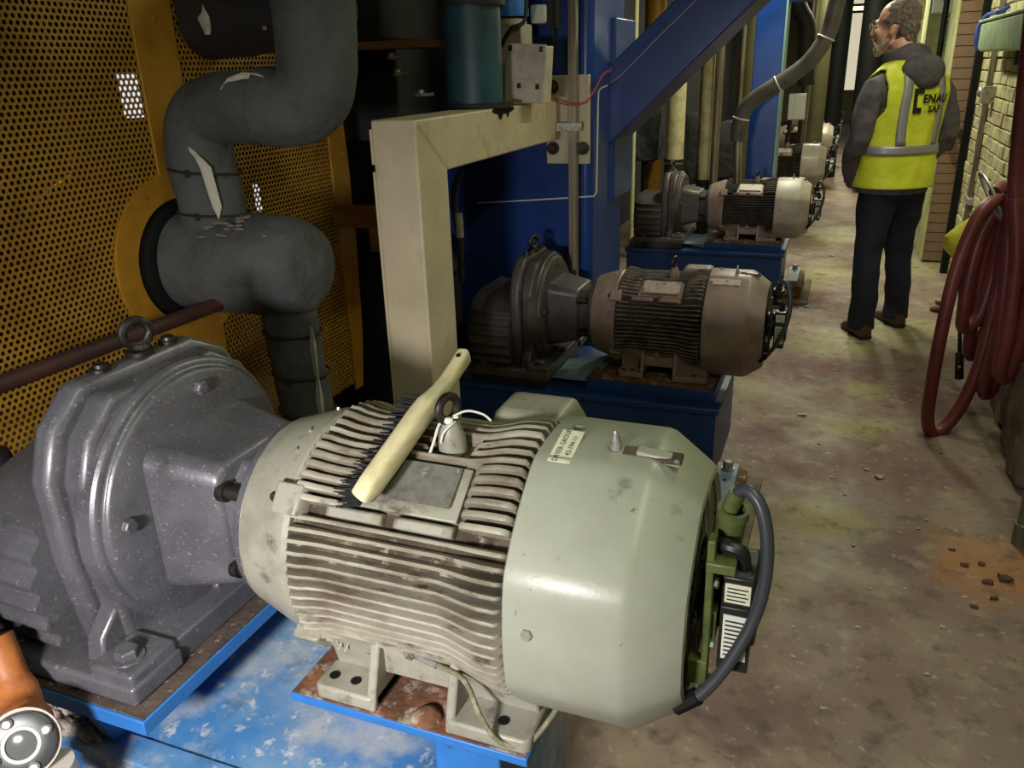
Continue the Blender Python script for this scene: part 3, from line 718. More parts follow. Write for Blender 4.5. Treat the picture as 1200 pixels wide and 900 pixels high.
# worn stickers on the second fan cover
YM2, ZM2, R2 = 3.12, .397 + .225 * SC, .224 * SC
m2 = [o for o in bpy.data.objects if o.get('label', '').startswith('taupe motor')][0]
ORG[m2.name] = Vector((0, 0, 0))
def on2(th, x, d=0): return Vector((x, YM2 - (R2 + d) * math.cos(R(th)), ZM2 + (R2 + d) * math.sin(R(th))))
for (th, x, hx, hu) in ((66, -.386, .022, .012), (62, -.345, .05, .016)):
    n = (on2(th, 0) - Vector((0, YM2, ZM2))).normalized(); u = n.cross(Vector((1, 0, 0)))
    o = ob('worn_sticker', MB().obox((on2(th, x, .0) - Vector((m2.location))) / SC, (1, 0, 0), u, n, hx / SC, hu / SC, .001), 'pink_label', m2)

# ------------------------------------------------------------------ perforated yellow guard
def perforated(y0, y1, z0, z1, x, keep):
    p = .0165; h = p * math.sqrt(3) / 2; rh = .0054
    vs, fs = [], []
    row = 0; z = z0
    while z < z1:
        y = y0 + (p / 2 if row % 2 else 0)
        while y < y1:
            if keep(y, z):
                o = len(vs)
                Ro = p / math.sqrt(3)
                for k in range(12):
                    a = PI / 6 * k + PI / 6
                    rr = Ro if k % 2 == 0 else p / 2
                    vs.append((x, y + rr * math.cos(a), z + rr * math.sin(a)))
                for k in range(12):
                    a = PI / 6 * k + PI / 6
                    vs.append((x, y + rh * math.cos(a), z + rh * math.sin(a)))
                for k in range(12):
                    l = (k + 1) % 12
                    fs.append((o + k, o + l, o + 12 + l, o + 12 + k))
            y += p
        row += 1; z += h
    b = MB(); b.v = [Vector(v) for v in vs]; b.f = fs
    return b
GX = -1.70
DY, DZ = 1.765, 1.075      # drum axis
gd = empty('perforated_guard', (GX, 1.75, .3), 'yellow perforated sheet guard with solid yellow frame strips behind the gearbox', 'guard')
for (a, b) in ((.86, 1.735), (1.865, 2.56)):
    k = (lambda y, z: math.hypot(y - DY, z - DZ) > .235)
    if a > 1.8: k = (lambda y, z: math.hypot(y - DY, z - DZ) > .20)
    me = perforated(a, b, .42, 1.95, GX, k)
    o = ob('perforated_sheet', me, 'yellow_perf', gd, angle=0)
    sd = o.modifiers.new('solid', 'SOLIDIFY'); sd.thickness = .0015
for (za, zb) in ((1.28, 2.0), (.35, .87)): ob('frame_strip', MB().box(GX - .006, GX + .004, 1.725, 1.872, za, zb), 'yellow', gd, .002)
ob('frame_strip', MB().prism([(2.545, .38), (2.60, .38), (2.635, .6), (2.655, .95), (2.655, 1.25), (2.635, 1.55), (2.59, 1.97), (2.54, 1.97)], 'x', GX - .006, GX + .004), 'yellow', gd, .002)
ob('frame_strip', MB().box(GX - .006, GX + .004, .84, 2.6, 1.945, 2.0), 'yellow', gd, .002)
ob('collar', MB().lathe([(GX - .008, .172), (GX - .008, .243), (GX + .006, .243), (GX + .006, .172)], (0, DY, DZ), (1, 0, 0), 56, cap=False).loft([[(GX - .008, DY + .172 * math.cos(t), DZ + .172 * math.sin(t)) for t in [2 * PI * k / 56 for k in range(56)]], [(GX + .006, DY + .172 * math.cos(t), DZ + .172 * math.sin(t)) for t in [2 * PI * k / 56 for k in range(56)]]], cap=False), 'yellow', gd)
for (y, z) in ((2.62, 1.28), (2.62, .9), (1.8, 1.7)):
    ob('guard_bolt', MB().hexbolt((GX + .004, y, z), (1, 0, 0), .008, .006), 'yellow', gd)
ob('guard_rail', MB().tube([(-1.52, .55, 1.0), (-1.52, 1.665, .985)], .019, 12), 'redbrown', label='dark red-brown round rail running in front of the perforated guard', cat='rail')
# glowing tubes added for the gleams through the guard, and a brass pipe
for (u, v, x, h, r, lb) in ((153, 112, -3.2, .10, .045, 'glowing tube added as the bright gleam behind the holes of the guard'), (302, 232, -3.0, .075, .016, 'short glowing tube added as a gleam behind the second guard sheet')):
    c = at(u, v, x=x)
    t = empty('gleam_tube', c - Vector((0, 0, h + .03)), lb, 'lamp')
    ob('tube', MB().cyl(c - Vector((0, 0, h)), c + Vector((0, 0, h)), r, n=12), mat('gleam_tube_glow', (1, 1, 1, 1), .5, emit=((.8, .85, 1, 1), .9)), t)
    ob('gleam_holder', MB().cyl(c + Vector((0, 0, h)), c + Vector((0, 0, h + .05)), r * 1.2, n=12).cyl(c + Vector((0, 0, h + .05)), (c.x, c.y, 3.3), .008, n=6), 'dark_steel', t)
ob('brass_pipe', MB().tube(cr([at(20, 270, x=-2.2), at(45, 232, x=-2.2), at(80, 205, x=-2.2), at(84, 185, x=-2.2)], 6) + [at(84, 185, x=-2.2) + Vector((0, 0, 1.6))], .011, 10), mat('brass', srgb(200, 160, 90), .25, .9), label='thin brass pipe bent behind the perforated guard', cat='pipe')

# ------------------------------------------------------------------ insulated pipes
def wrinkle(pts, r, n=40, amp=.006, sc=9, seam=None):
    """a tube of quilted insulation: noisy radius"""
    pts = [Vector(p) for p in pts]; m = len(pts)
    b = MB().tube(pts, r, n)
    rr = r if isinstance(r, list) else [r] * m
    for i in range(m):
        for k in range(n):
            q = b.v[i * n + k]; d = q - pts[i]
            if d.length > 1e-5:
                f = amp * (noise.noise(q * sc) + .5 * noise.noise(q * sc * 2.3))
                b.v[i * n + k] = q + d.normalized() * f
    return b
def lin(a, b, n): return [Vector(a).lerp(Vector(b), i / (n - 1)) for i in range(n)]
ip = empty('insulated_pipe', (-1.36, DY, .30), 'dark grey jacketed steam pipe with fat drum and elbows beside the yellow guard', 'pipe')
# drum
dpts = lin((-1.735, DY, DZ), (-1.275, DY, DZ), 26)
prof = []
for i, p in enumerate(dpts):
    s = (p.x + 1.275) / .06 + 1
    prof.append(.138 if p.x < -1.335 else .138 * math.sqrt(max(.0, 1 - max(0, s) ** 2.4)) if s < 1 else .01)
dpts += lin((-1.272, DY, DZ), (-1.258, DY, DZ), 3); prof[-1] = .085; 
prof = [.136] * 18 + [.136, .136, .135, .134, .131, .126, .118, .106] + [.09, .065, .03]
ob('drum_jacket', wrinkle(dpts, prof[:len(dpts)], 48, .006, 7), 'blanket', ip, angle=70)
ob('end_ring', MB().lathe([(GX - .02, .14), (GX - .02, .165), (GX + .02, .165), (GX + .03, .15), (GX + .03, .13)], (0, DY, DZ), (1, 0, 0), 48), 'matte_black', ip)
PA, PB, PC = (-1.60, DY, DZ + .12), (-1.60, DY, 1.43), (-1.18, DY, 1.50)
elb = cr([(-1.565, DY, DZ + .10), (-1.575, DY, 1.28), (-1.583, DY, 1.38), (-1.56, DY, 1.455), (-1.49, DY, 1.478), (-1.40, DY, 1.478), (-1.28, DY, 1.478)], 7)
ob('elbow_jacket', wrinkle(elb, .088, 36, .007, 9), 'blanket', ip, angle=70)
up = cr([(-1.34, DY, 1.478), (-1.26, DY, 1.48), (-1.205, DY, 1.52), (-1.185, DY, 1.60), (-1.18, DY, 1.75), (-1.18, DY, 2.3)], 8)
ob('riser_jacket', wrinkle(up, .097, 36, .006, 7), 'blanket', ip, angle=70)
dn = cr([(-1.365, DY, DZ - .10), (-1.36, DY, .85), (-1.352, DY, .72), (-1.345, DY, .60), (-1.34, DY, .30)], 8)
ob('drop_jacket', wrinkle(dn, .074, 36, .006, 9), 'blanket', ip, angle=70)
# split seam with white lining showing
def ribbon(pts, w, side, nrm, tk=.004):
    b = MB(); rings = []
    for p, ww in zip(pts, w):
        p = Vector(p); s_ = Vector(side).normalized(); n_ = Vector(nrm).normalized()
        rings.append([p - s_ * ww, p - s_ * ww * .3 + n_ * tk, p + s_ * ww * .3 + n_ * tk, p + s_ * ww, p - n_ * .004])
    return b.loft(rings)
nf = Vector((.45, -.89, 0)); sf = Vector((.89, .45, 0))
c = Vector((-1.565, DY, 0)) + nf * .091
ob('seam_lining', ribbon([c + sf * .012 + Vector((-.045, 0, 1.40)), c + sf * .012 + Vector((-.012, 0, 1.365)), c + sf * .018 + Vector((0, 0, 1.34)), c + sf * .035 + Vector((-.005, 0, 1.24)), c + sf * .035 + Vector((-.005, 0, 1.21))], [.003, .009, .014, .012, .001], sf, nf), 'lining', ip)
c = Vector((-1.35, DY, 0)) + Vector((.86, -.5, 0)) * .075; s2 = Vector((.5, .86, 0))
ob('seam_lining', ribbon([c + Vector((0, 0, z)) + s2 * .01 for z in (.92, .86, .80, .77, .71, .66, .64, .56)], [.001, .010, .007, .004, .012, .008, .003, .002], s2, (.86, -.5, 0), .012), 'lining', ip)
c = Vector((-1.40, DY, 1.478))
ob('seam_lining', ribbon([c + Vector((-.018, -.075, .045)), c + Vector((-.005, -.06, .068)), c + Vector((.03, -.05, .078)), c + Vector((.08, -.055, .076)), c + Vector((.10, -.06, .07))], [.004, .010, .012, .008, .002], (0, -.7, -.7), (0, -.7, .7), .006), 'lining', ip)
for (cx, z, rr, tilt) in ((-1.575, 1.325, .091, .1), (-1.567, 1.215, .091, .06), (-1.362, .895, .077, .05), (-1.352, .775, .077, .05), (-1.347, .665, .077, .05)):
    ob('lacing_cord', MB().torus((cx, DY, z), (tilt, .05, 1), rr + .002, .0035, 36, 6), 'dark_machine', ip)
    ob('button', MB().lathe([(0, .010), (.004, .008)], Vector((cx, DY, z)) + Vector((.2, -.98, 0)) * rr, (.2, -.98, 0), 12), 'dark_machine', ip)
for k in range(26):
    a = random.uniform(40, 85); x = random.gauss(-1.48, .05)
    p = Vector((x, DY - .138 * math.cos(R(a)), DZ + .138 * math.sin(R(a))))
    b = MB(); 
    if k == 0: dirt = MB()
    dirt.ell(p, random.uniform(.006, .018), random.uniform(.005, .012), .004, 6)
ob('dust_flakes', dirt, 'blanket_dirt', ip, kind='stuff')
# second jacketed stub, higher up, tied with snaps
st = empty('insulated_stub', (-1.49, 1.99, 1.60), 'dark jacketed pipe stub with metal snaps above the elbow, touching the guard', 'pipe')
ob('stub_jacket', wrinkle(cr([(-1.69, 1.99, 1.72), (-1.55, 1.99, 1.72), (-1.33, 1.99, 1.72), (-1.27, 1.99, 1.72)], 7), .115, 32, .01, 9), 'dark_machine', st, angle=70)
for (x, a) in ((-1.46, 12), (-1.41, 20), (-1.41, -25), (-1.36, -5)):
    ob('snap', MB().lathe([(0, .007), (.004, .005)], (x, 1.99 - .122 * math.cos(R(a)), 1.72 + .122 * math.sin(R(a))), (0, -math.cos(R(a)), math.sin(R(a))), 10), 'steel', st)
ob('torn_lining', ribbon([(-1.59, 1.885, 1.74), (-1.595, 1.88, 1.70), (-1.60, 1.885, 1.66)], [.012, .026, .008], (1, 0, 0), (0, -1, 0), .006), 'lining', st)

# ------------------------------------------------------------------ cream gantry
cg = empty('cream_frame', (-1.2, 2.2, 0), 'cream painted square-tube post with a beam running back to the blue column', 'steel frame')
CX0, CX1, CY0, CY1, CZ = -1.275, -1.13, 2.13, 2.325, 1.425
ob('post', MB().box(CX0, CX1, CY0, CY1, 0, CZ), 'cream', cg, .006)
ob('beam', MB().box(CX0, CX1, CY1 - .002, 3.455, 1.265, CZ), 'cream', cg, .006)
ob('mitre_weld', MB().tube([(CX1 + .001, CY0 + .02, CZ - .015), (CX1 + .001, CY1, 1.268)], .0022, 6), 'cream', cg)
ob('base_plate', MB().box(CX0 - .06, CX1 + .06, CY0 - .06, CY1 + .06, 0, .02), 'cream', cg, .003)
for dx in (-.045, .045): ob('seam_strip', MB().box(CX0 - .006, CX0 + .002, CY0 - .002, CY0 + .012, .2 if dx < 0 else 1.30, 1.28 if dx < 0 else 1.40), 'cream', cg, .002)
ep = ob('end_plate', MB().box(CX0 + .08, CX1 + .125, 3.452, 3.478, 1.16, 1.52), 'cream', cg, .003)
for (x, z) in ((-1.165, 1.225), (-1.03, 1.225), (-1.165, 1.475)):
    ob('plate_bolt', MB().hexbolt((x, 3.452, z), (0, -1, 0), .022, .016, .028), 'dark_steel', ep)
# grey strut standing in front of the blue column
sp = empty('strut_post', (-1.065, 3.42, .336), 'slim galvanised strut clamped to the end of the cream beam', 'post')
ob('channel', MB().box(-1.082, -1.046, 3.402, 3.440, .336, 3.0), 'galv', sp, .003)
ob('rib', MB().box(-1.069, -1.061, 3.399, 3.404, .336, 3.0), 'galv', sp, .002)
cl = ob('clamp', MB().box(-1.128, -1.02, 3.386, 3.399, 1.30, 1.335), 'steel', sp, .002)
for x in (-1.055, -1.028): ob('clamp_bolt', MB().hexbolt((x, 3.386, 1.318), (0, -1, 0), .009, .010), 'steel', cl)
for i in range(3): ob('tie_strap', MB().box(-1.131 , -1.1265, 3.25 + i * .028, 3.262 + i * .028, 1.36, 1.428), 'cream', cg)

# ------------------------------------------------------------------ blue structure
def rbox(x0, x1, y0, y1, z0, z1): return MB().box(x0, x1, y0, y1, z0, z1)
bf = empty('steel_stanchion', (-1.2, 3.8, 0), 'deep blue steel column with a diagonal brace rising to the slim blue column', 'column')
ob('column', rbox(-1.85, -1.005, 3.50, 4.06, 0, 3.2), 'blue_frame', bf, .035, seg=4)
BY = 3.78
A0, A1 = at(720, 71, y=BY), at(791, 0, y=BY)
B0, B1 = at(727, 156, y=BY), at(871, 15, y=BY)
def ext(p, q, x): return p + (q - p) * ((x - p.x) / (q.x - p.x))
poly = [ext(A0, A1, -1.03), ext(A0, A1, -.05), ext(B0, B1, -.05), ext(B0, B1, -1.03)]
ob('brace', MB().prism([(p.x, p.z) for p in poly], 'y', BY, BY + .42), 'blue_frame', bf, .006)
ob('brace_gusset', MB().box(-1.02, -.985, BY + .03, BY + .4, .95, 1.75), 'blue_frame', bf, .006)
wp = [at(690, 115, y=3.49), at(703, 98, y=BY - .006), at(722, 93, y=BY - .006), at(770, 45, y=BY - .006), at(816, 0, y=BY - .006), at(840, -25, y=BY - .006)]
ob('signal_wire', MB().tube(cr(wp, 6), .0028, 6), mat('pale_wire', srgb(176, 150, 140), .6), label='thin pale wire taped along the blue diagonal brace', cat='wire')
ob('drop_wire', MB().tube(cr([at(712, 100, y=3.49), at(703, 105, y=3.49), at(701, 118, y=3.49), at(700, 170, y=3.49), at(699, 215, y=3.49), at(697, 228, y=3.49), at(680, 231, y=3.49), at(560, 238, y=3.49)], 5), .0035, 6), 'string', label='white wire dropping down the face of the blue column', cat='wire')
ob('red_wire', MB().tube(cr([at(622, 106, y=3.30), at(640, 114, y=3.34), at(662, 122, y=3.345), at(684, 121, y=3.345), at(697, 105, y=3.42), at(706, 88, y=3.49), at(716, 82, y=3.60)], 6), .0042, 6), mat('red_wire', srgb(176, 72, 56), .5), label='red wire looping from the grey junction box past the strut', cat='wire')
sc_ = empty('slim_column', (-.55, 6.57, 0), 'slim blue column standing behind the third motor', 'column')
ob('column', MB().box(-.655, -.455, 6.45, 6.70, 0, 3.2), 'blue_frame', sc_, .005)
ob('edge_trim', MB().box(-.458, -.446, 6.44, 6.71, 0, 3.2), mat('pale_blue_edge', srgb(120, 150, 150), .5), sc_)
ob('head_beam', MB().box(-.66, -.30, 6.46, 6.69, 1.93, 2.3), 'blue_frame', sc_, .005)
bb = empty('blue_cylinder', (-1.285, 3.28, CZ + .318), 'bright blue round cylinder rising from the pale valve block', 'cylinder')
BRB = mat('bright_blue', srgb(70, 140, 236), .3, 0, [(srgb(56, 116, 206), 4, .4, .6)])
ob('barrel', MB().cyl((-1.285, 3.28, CZ + .318), (-1.285, 3.28, 2.5), .072, n=28), BRB, bb)
ob('collar', MB().cyl((-1.285, 3.28, CZ + .318), (-1.285, 3.28, CZ + .345), .078, n=28), BRB, bb)
# dark box added behind the drives to block stray light
dc = empty('dark_backdrop', (-2.6, 12, 0), 'long dark box added behind the row of drives to block stray light', 'machine')
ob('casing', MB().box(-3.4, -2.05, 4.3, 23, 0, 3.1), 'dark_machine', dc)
for k in range(6): ob('backdrop_rib', MB().box(-2.06, -1.98, 4.6 + k * 3, 4.75 + k * 3, 0, 3.1), 'dark_machine', dc)

# ------------------------------------------------------------------ things on the cream beam
tcn = at(545, 131, y=2.78)
tl = empty('teal_cylinder', (-1.235, 2.80, CZ), 'dark teal steel cylinder standing on the cream beam', 'cylinder')
ob('base_flange', MB().lathe([(0, .135), (.014, .135), (.018, .10)], (-1.235, 2.80, CZ), (0, 0, 1), 36), 'dark_machine', tl)
ob('barrel', MB().lathe([(.01, .098), (.34, .098)], (-1.235, 2.80, CZ), (0, 0, 1), 40), 'teal', tl)
ob('top_flange', MB().lathe([(.33, .115), (.40, .118), (.40, .10), (.60, .10)], (-1.235, 2.80, CZ), (0, 0, 1), 40), 'dark_machine', tl)
ob('grease_drips', MB().ell((-1.1285, 2.80, CZ - .008), .004, .11, .014, 10).ell((-1.1285, 2.77, CZ - .022), .003, .02, .018, 8).ell((-1.1285, 2.84, CZ - .02), .003, .012, .016, 8), 'matte_black', tl)
jb = empty('junction_box', (-1.13, 3.06, CZ), 'small beige metal junction box leaning on the cream beam', 'junction box')
J = Matrix.Rotation(R(4), 3, 'Y')
def jbx(x0, x1, y0, y1, z0, z1):
    b = MB().box(x0, x1, y0, y1, z0, z1); o0 = Vector((-1.13, 3.06, CZ)); b.v = [o0 + Vector((0, 0, .006)) + J @ p for p in b.v]; return b
ob('case', jbx(-.075, .075, -.045, .045, 0, .20), 'box_grey', jb, .003)
ob('lid', jbx(-.078, .078, -.052, -.044, .0, .205), 'box_grey', jb, .002)
ob('cover_flap', jbx(-.04, .075, -.060, -.051, .004, .085), 'box_grey', jb, .002)
for (x, z) in ((-.06, .188), (.06, .188), (-.018, .06), (.055, .06)):
    ob('screw', jbx(x - .007, x + .007, -.064 if z < .1 else -.056, -.051, z - .009, z + .009), 'dark_steel', jb)
vb = empty('valve_block', (-1.25, 3.28, CZ), 'pale valve block with red wire behind the junction box', 'valve')
ob('body', MB().box(-1.36, -1.21, 3.22, 3.34, CZ, CZ + .29), 'box_grey', vb, .006)
ob('crown', MB().lathe([(0, .07), (.02, .07), (.03, .05)], (-1.285, 3.28, CZ + .288), (0, 0, 1), 20), 'box_grey', vb)
ob('red_lead', MB().tube(cr([(-1.36, 3.2, CZ + .30), (-1.34, 3.18, CZ + .24), (-1.31, 3.19, CZ + .19)], 6), .006, 8), mat('red_wire', srgb(176, 72, 56), .5), vb)
ob('black_lead', MB().tube(cr([(-1.29, 3.2, CZ + .21), (-1.24, 3.18, CZ + .27), (-1.19, 3.2, CZ + .30), (-1.18, 3.2, CZ + .42)], 6), .008, 8), 'black', vb)
tp = empty('top_bracket', (-1.15, 3.46, 1.70), 'white sensor bracket hanging at the top of the blue column', 'sensor')
ob('body', MB().box(-1.235, -1.165, 3.38, 3.46, 1.72, 1.79), 'white_plastic', tp, .01)
ob('stem', MB().box(-1.165, -1.14, 3.39, 3.5, 1.70, 1.82).cyl((-1.15, 3.42, 1.55), (-1.15, 3.42, 1.72), .008, n=8), 'dark_machine', tp)

# ------------------------------------------------------------------ dark machinery behind the cream frame
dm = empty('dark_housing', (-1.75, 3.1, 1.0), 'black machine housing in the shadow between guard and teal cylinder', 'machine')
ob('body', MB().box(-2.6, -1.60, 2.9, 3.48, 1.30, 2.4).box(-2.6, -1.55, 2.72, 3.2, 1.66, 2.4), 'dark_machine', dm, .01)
ob('ledge', MB().box(-1.95, -1.36, 2.66, 2.86, 1.63, 1.655), mat('rusty_ledge', srgb(120, 80, 50), .8), dm)
for (x, z, l) in ((-1.52, 1.60, .05), (-1.50, 1.545, .05), (-1.42, 1.475, .07)):
    ob('shiny_fitting', MB().cyl((x, 2.70, z), (x + l, 2.70, z + .002), .006, n=10).ell((x + l * .3, 2.70, z + .01), .013, .012, .012, 10), 'steel', dm)
for (x0, x1, z0, z1, y) in ((-1.95, -1.40, .0, .93, 3.05),):
    sh = empty('dark_drum', (-1.75, 3.1, 0), 'dark round-shouldered casing in the shadow behind the cream post', 'machine')
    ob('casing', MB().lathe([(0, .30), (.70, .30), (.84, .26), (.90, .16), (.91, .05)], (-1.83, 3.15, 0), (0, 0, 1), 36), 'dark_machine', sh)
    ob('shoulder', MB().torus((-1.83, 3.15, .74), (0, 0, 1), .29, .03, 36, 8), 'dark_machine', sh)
bd = at(440, 240, y=2.9)
wb = empty('wooden_board', (-1.6, 2.9, .9), 'short tan wooden board wedged between the guard and the cream post', 'board')
wm = mat('tan_board', srgb(188, 138, 84), .7, 0, [(srgb(150, 104, 62), 6, .45, .65, (.3, 2, 6))])
p0 = at(400, 262, y=2.55); p1 = at(450, 248, y=2.55)
ob('board', MB().box(p0.x - .02, p1.x + .06, 2.53, 2.56, p0.z - .01, p0.z + .07), wm, wb, .003)
ob('cleat', MB().box(p1.x - .05, p1.x - .01, 2.515, 2.53, p0.z - .09, p0.z + .0), wm, wb, .003)
wb.location = (p1.x, 2.545, p0.z - .09)
for k in kids(wb): k.location = ORG[k.name] - Vector(wb.location)
cd_ = empty('flexible_conduit', (-1.28, 3.2, .5), 'dark flexible conduit with a metal coupling rising behind the cream post', 'conduit')
cp = cr([at(541, 200, y=2.75), at(533, 222, y=2.75), at(533, 245, y=2.75), at(538, 275, y=2.75), at(540, 300, y=2.75), at(541, 330, y=2.75)], 6)
ob('hose', MB().tube(cp, .013, 10), 'black', cd_)
ob('coupling', MB().cyl(at(537, 250, y=2.75), at(539, 278, y=2.75), .016, n=12), 'steel', cd_)

# ------------------------------------------------------------------ background pipes beyond the brace
def vpipe(u, v, y, r, z0, z1, mt, lb, extra=None, name='vertical_pipe', grp='upright pipes between the drives'):
    c = at(u, v, y=y)
    t = empty(name, (c.x, y, z0), lb, 'pipe', grp)
    ob('pipe', MB().cyl((c.x, y, z0), (c.x, y, z1), r, n=16), mt, t)
    for (z, rr, h, m_) in (extra or ()): ob('band', MB().cyl((c.x, y, z), (c.x, y, z + h), rr, n=16), m_, t)
    return t
M['cream_pipe'] = mat('cream_pipe', srgb(206, 196, 150), .5, 0, [(srgb(160, 140, 100), 6, .5, .7)])
M['olive'] = mat('olive_paint', srgb(84, 80, 50), .6, 0, [(srgb(90, 84, 50), 5, .42, .62)])
vpipe(793, 120, 6.9, .075, 0, 3.2, 'cream_pipe', 'short-sleeved cream pipe just right of the blue brace foot', [(0, .082, .78, 'dark_machine'), (.80, .09, .02, 'dark_steel')])
vpipe(832, 90, 7.2, .06, 0, 3.2, 'cream_pipe', 'cream pipe paired with a thinner bright one behind the brace', [(0, .07, .62, 'dark_machine')])
vpipe(843, 90, 7.1, .035, 0, 3.2, 'galv', 'thin bright pipe against the thicker cream one')
vpipe(825, 100, 7.4, .03, 0, 3.2, 'rust', 'thin rusty pipe left of the paired cream pipes')
vpipe(871, 60, 7.6, .02, 0, 3.2, 'galv', 'thin grey conduit left of the slim blue column')
vpipe(882, 60, 7.9, .085, 0, 3.2, 'olive', 'olive post standing just behind the slim blue column')
vpipe(768, 30, 7.5, .09, 0, 3.2, 'yellow', 'yellow post glimpsed above the blue brace')
vpipe(745, 40, 6.8, .02, 0, 3.2, 'cream_pipe', 'thin pale conduit above the blue brace')
vpipe(945, 100, 10.0, .05, 0, 3.2, 'galv', 'bright pipe behind the small white disconnect box')
vpipe(958, 90, 10.8, .12, 0, 3.2, 'olive', 'wide dark olive post beside the distant motors')
vpipe(983, 60, 12.5, .12, 0, 3.2, 'matte_black', 'black cable trunk left of the bright slot', name='cable_trunk')
vpipe(1021, 60, 12.0, .15, 0, 3.2, 'matte_black', 'black cable trunk behind the face of the man', name='cable_trunk')
vpipe(916, 60, 9.2, .045, 0, 3.2, 'dark_machine', 'dark pipe with chain beside the slim blue column')
for (u, v, y, w_, z0, z1) in ((757, 160, 7.2, .15, .75, 1.25), (811, 130, 7.7, .12, .5, 1.15), (852, 150, 7.42, .09, .6, 1.1)):
    c = at(u, v, y=y)
    t = empty('jacketed_valve', (c.x, y, z0 - .0), {757: 'dark quilted valve jacket right under the blue brace', 811: 'dark quilted jacket between the two cream pipes', 852: 'dark quilted jacket beside the thin bright pipe'}[u], 'valve jacket', 'dark quilted jackets on the far pipes')
    ob('jacket', lump(MB(), c.x - w_, c.x + w_, y - .12, y + .12, z0, z1, 6, 6, 6, .03, 6), 'blanket', t, angle=60)
    ob('stem', MB().cyl((c.x, y, 0), (c.x, y, z0 + .05), .03, n=10), 'dark_machine', t)
# elbow pipe high behind the motors
c = at(945, 30, y=9.6)
ob('elbow_pipe', MB().tube(cr([at(925, -20, y=9.6), at(938, 12, y=9.6), at(946, 30, y=9.6), at(945, 60, y=9.6), at(945, 100, y=9.6)], 6), .085, 14), 'dark_machine', label='black bent pipe high above the distant motors', cat='pipe')
# thick grey cable arching down to the third motor
bc = empty('power_cable', at(864, 205, y=5.75), 'thick grey armoured cable arching down to the dark-bodied motor', 'cable')
cpts = cr([at(985, -20, y=5.75), at(980, 5, y=5.75), at(970, 40, y=5.75), at(950, 70, y=5.75), at(925, 90, y=5.75), at(890, 112, y=5.75), at(873, 128, y=5.75), at(866, 150, y=5.75), at(865, 165, y=5.75)], 8)
ob('sheath', MB().tube(cpts, .05, 14), mat('cable_grey', srgb(96, 88, 84), .5, 0, [(srgb(70, 62, 58), 6, .45, .65)]), bc)
ob('stem', MB().cyl(at(865, 158, y=5.75), at(864, 215, y=5.75), .032, n=14).cyl(at(865, 145, y=5.75), at(865, 163, y=5.75), .045, n=14), 'galv', bc)
for (u, v) in ((968, 44), (912, 98), (868, 140)):
    i = min(range(len(cpts)), key=lambda k: (cpts[k] - at(u, v, y=5.75)).length)
    ob('cable_tie', MB().torus(cpts[i], cpts[i] - cpts[i - 1], .051, .006, 20, 6), 'string', bc)
# white disconnect box over the fifth motor
c = at(934, 125, y=9.4)
db = empty('disconnect_box', (c.x, 9.4, c.z - .13), 'white disconnect box on a pipe above the distant motors', 'switch box')
ob('case', MB().box(c.x - .085, c.x + .085, 9.35, 9.45, c.z - .13, c.z + .13), 'white_plastic', db, .008)
ob('door', MB().box(c.x - .03, c.x + .07, 9.34, 9.352, c.z - .12, c.z + .12), 'white_plastic', db, .004)
ob('bracket', MB().cyl((c.x - .06, 9.4, 0), (c.x - .06, 9.4, c.z - .1), .015, n=8), 'dark_steel', db)
# lit windows at the far end
M['daylight'] = mat('daylight_glass', (.8, .8, .7, 1), .4, emit=((1, .88, .66, 1), .62))
for n, (u0, u1, v0, v1) in enumerate(((974, 985, 20, 108), (996, 1006, 8, 105), (990, 1012, -20, 12), (968, 976, 70, 100))):
    a = at(u0, v0, y=23.98); b = at(u1, v1, y=23.98)
    wd = empty('window_%d' % (n + 1), (a.x, 23.98, b.z), None, None); wd['kind'] = 'structure'
    ob('pane', MB().box(a.x, b.x, 23.95, 23.98, b.z, a.z), 'daylight', wd)
    ob('window_frame', MB().box(a.x - .06, a.x, 23.9, 23.99, b.z - .06, a.z + .06).box(b.x, b.x + .06, 23.9, 23.99, b.z - .06, a.z + .06).box(a.x, b.x, 23.9, 23.99, b.z - .06, b.z).box(a.x, b.x, 23.9, 23.99, a.z, a.z + .06), 'plaster', wd)

# ------------------------------------------------------------------ right wall fittings
bp_ = empty('black_bar', (.835, 6.83, 0), 'black upright bar standing against the wall next to the brown pilaster', 'bar')
ob('bar', MB().box(.80, .845, 6.80, 6.86, 0, 3.2), 'matte_black', bp_, .003)
ob('bracket', MB().box(.79, .855, 6.79, 6.87, 1.9, 1.93), 'dark_steel', bp_)
b2_ = empty('black_downpipe', (.66, 7.9, 0), 'black downpipe beside the far face of the brown pilaster', 'pipe')
ob('pipe', MB().cyl((.655, 7.82, 0.12), (.655, 7.82, 3.2), .022, n=12), 'matte_black', b2_)
ob('shoe', MB().tube(cr([(.655, 7.82, .14), (.652, 7.80, .07), (.63, 7.76, .035)], 5), .024, 12), 'matte_black', b2_)
cu = empty('wall_conduit', (.84, 6.25, 0), 'bundle of grey conduits strapped up the cream brick wall', 'conduit')
for k in range(3): ob('conduit', MB().cyl((.838, 6.20 + k * .04, .45), (.838, 6.20 + k * .04, 3.2), .014, n=10), 'galv', cu)
cl_ = ob('strap', MB().box(.815, .86, 6.12, 6.35, 1.30, 1.34), 'steel', cu, .003)
ob('beam_clamp', MB().box(.78, .86, 6.02, 6.12, 1.26, 1.36), 'steel', cl_, .004)
ob('clamp_knob', MB().ell((.80, 6.22, 1.32), .03, .035, .035, 10), 'steel', cl_)
ob('strap', MB().box(.815, .86, 6.12, 6.35, .62, .66), 'steel', cu, .003)
hk = empty('iron_hook', (.75, 7.16, .88), 'dark iron U-hook on the brown pilaster face', 'hook')
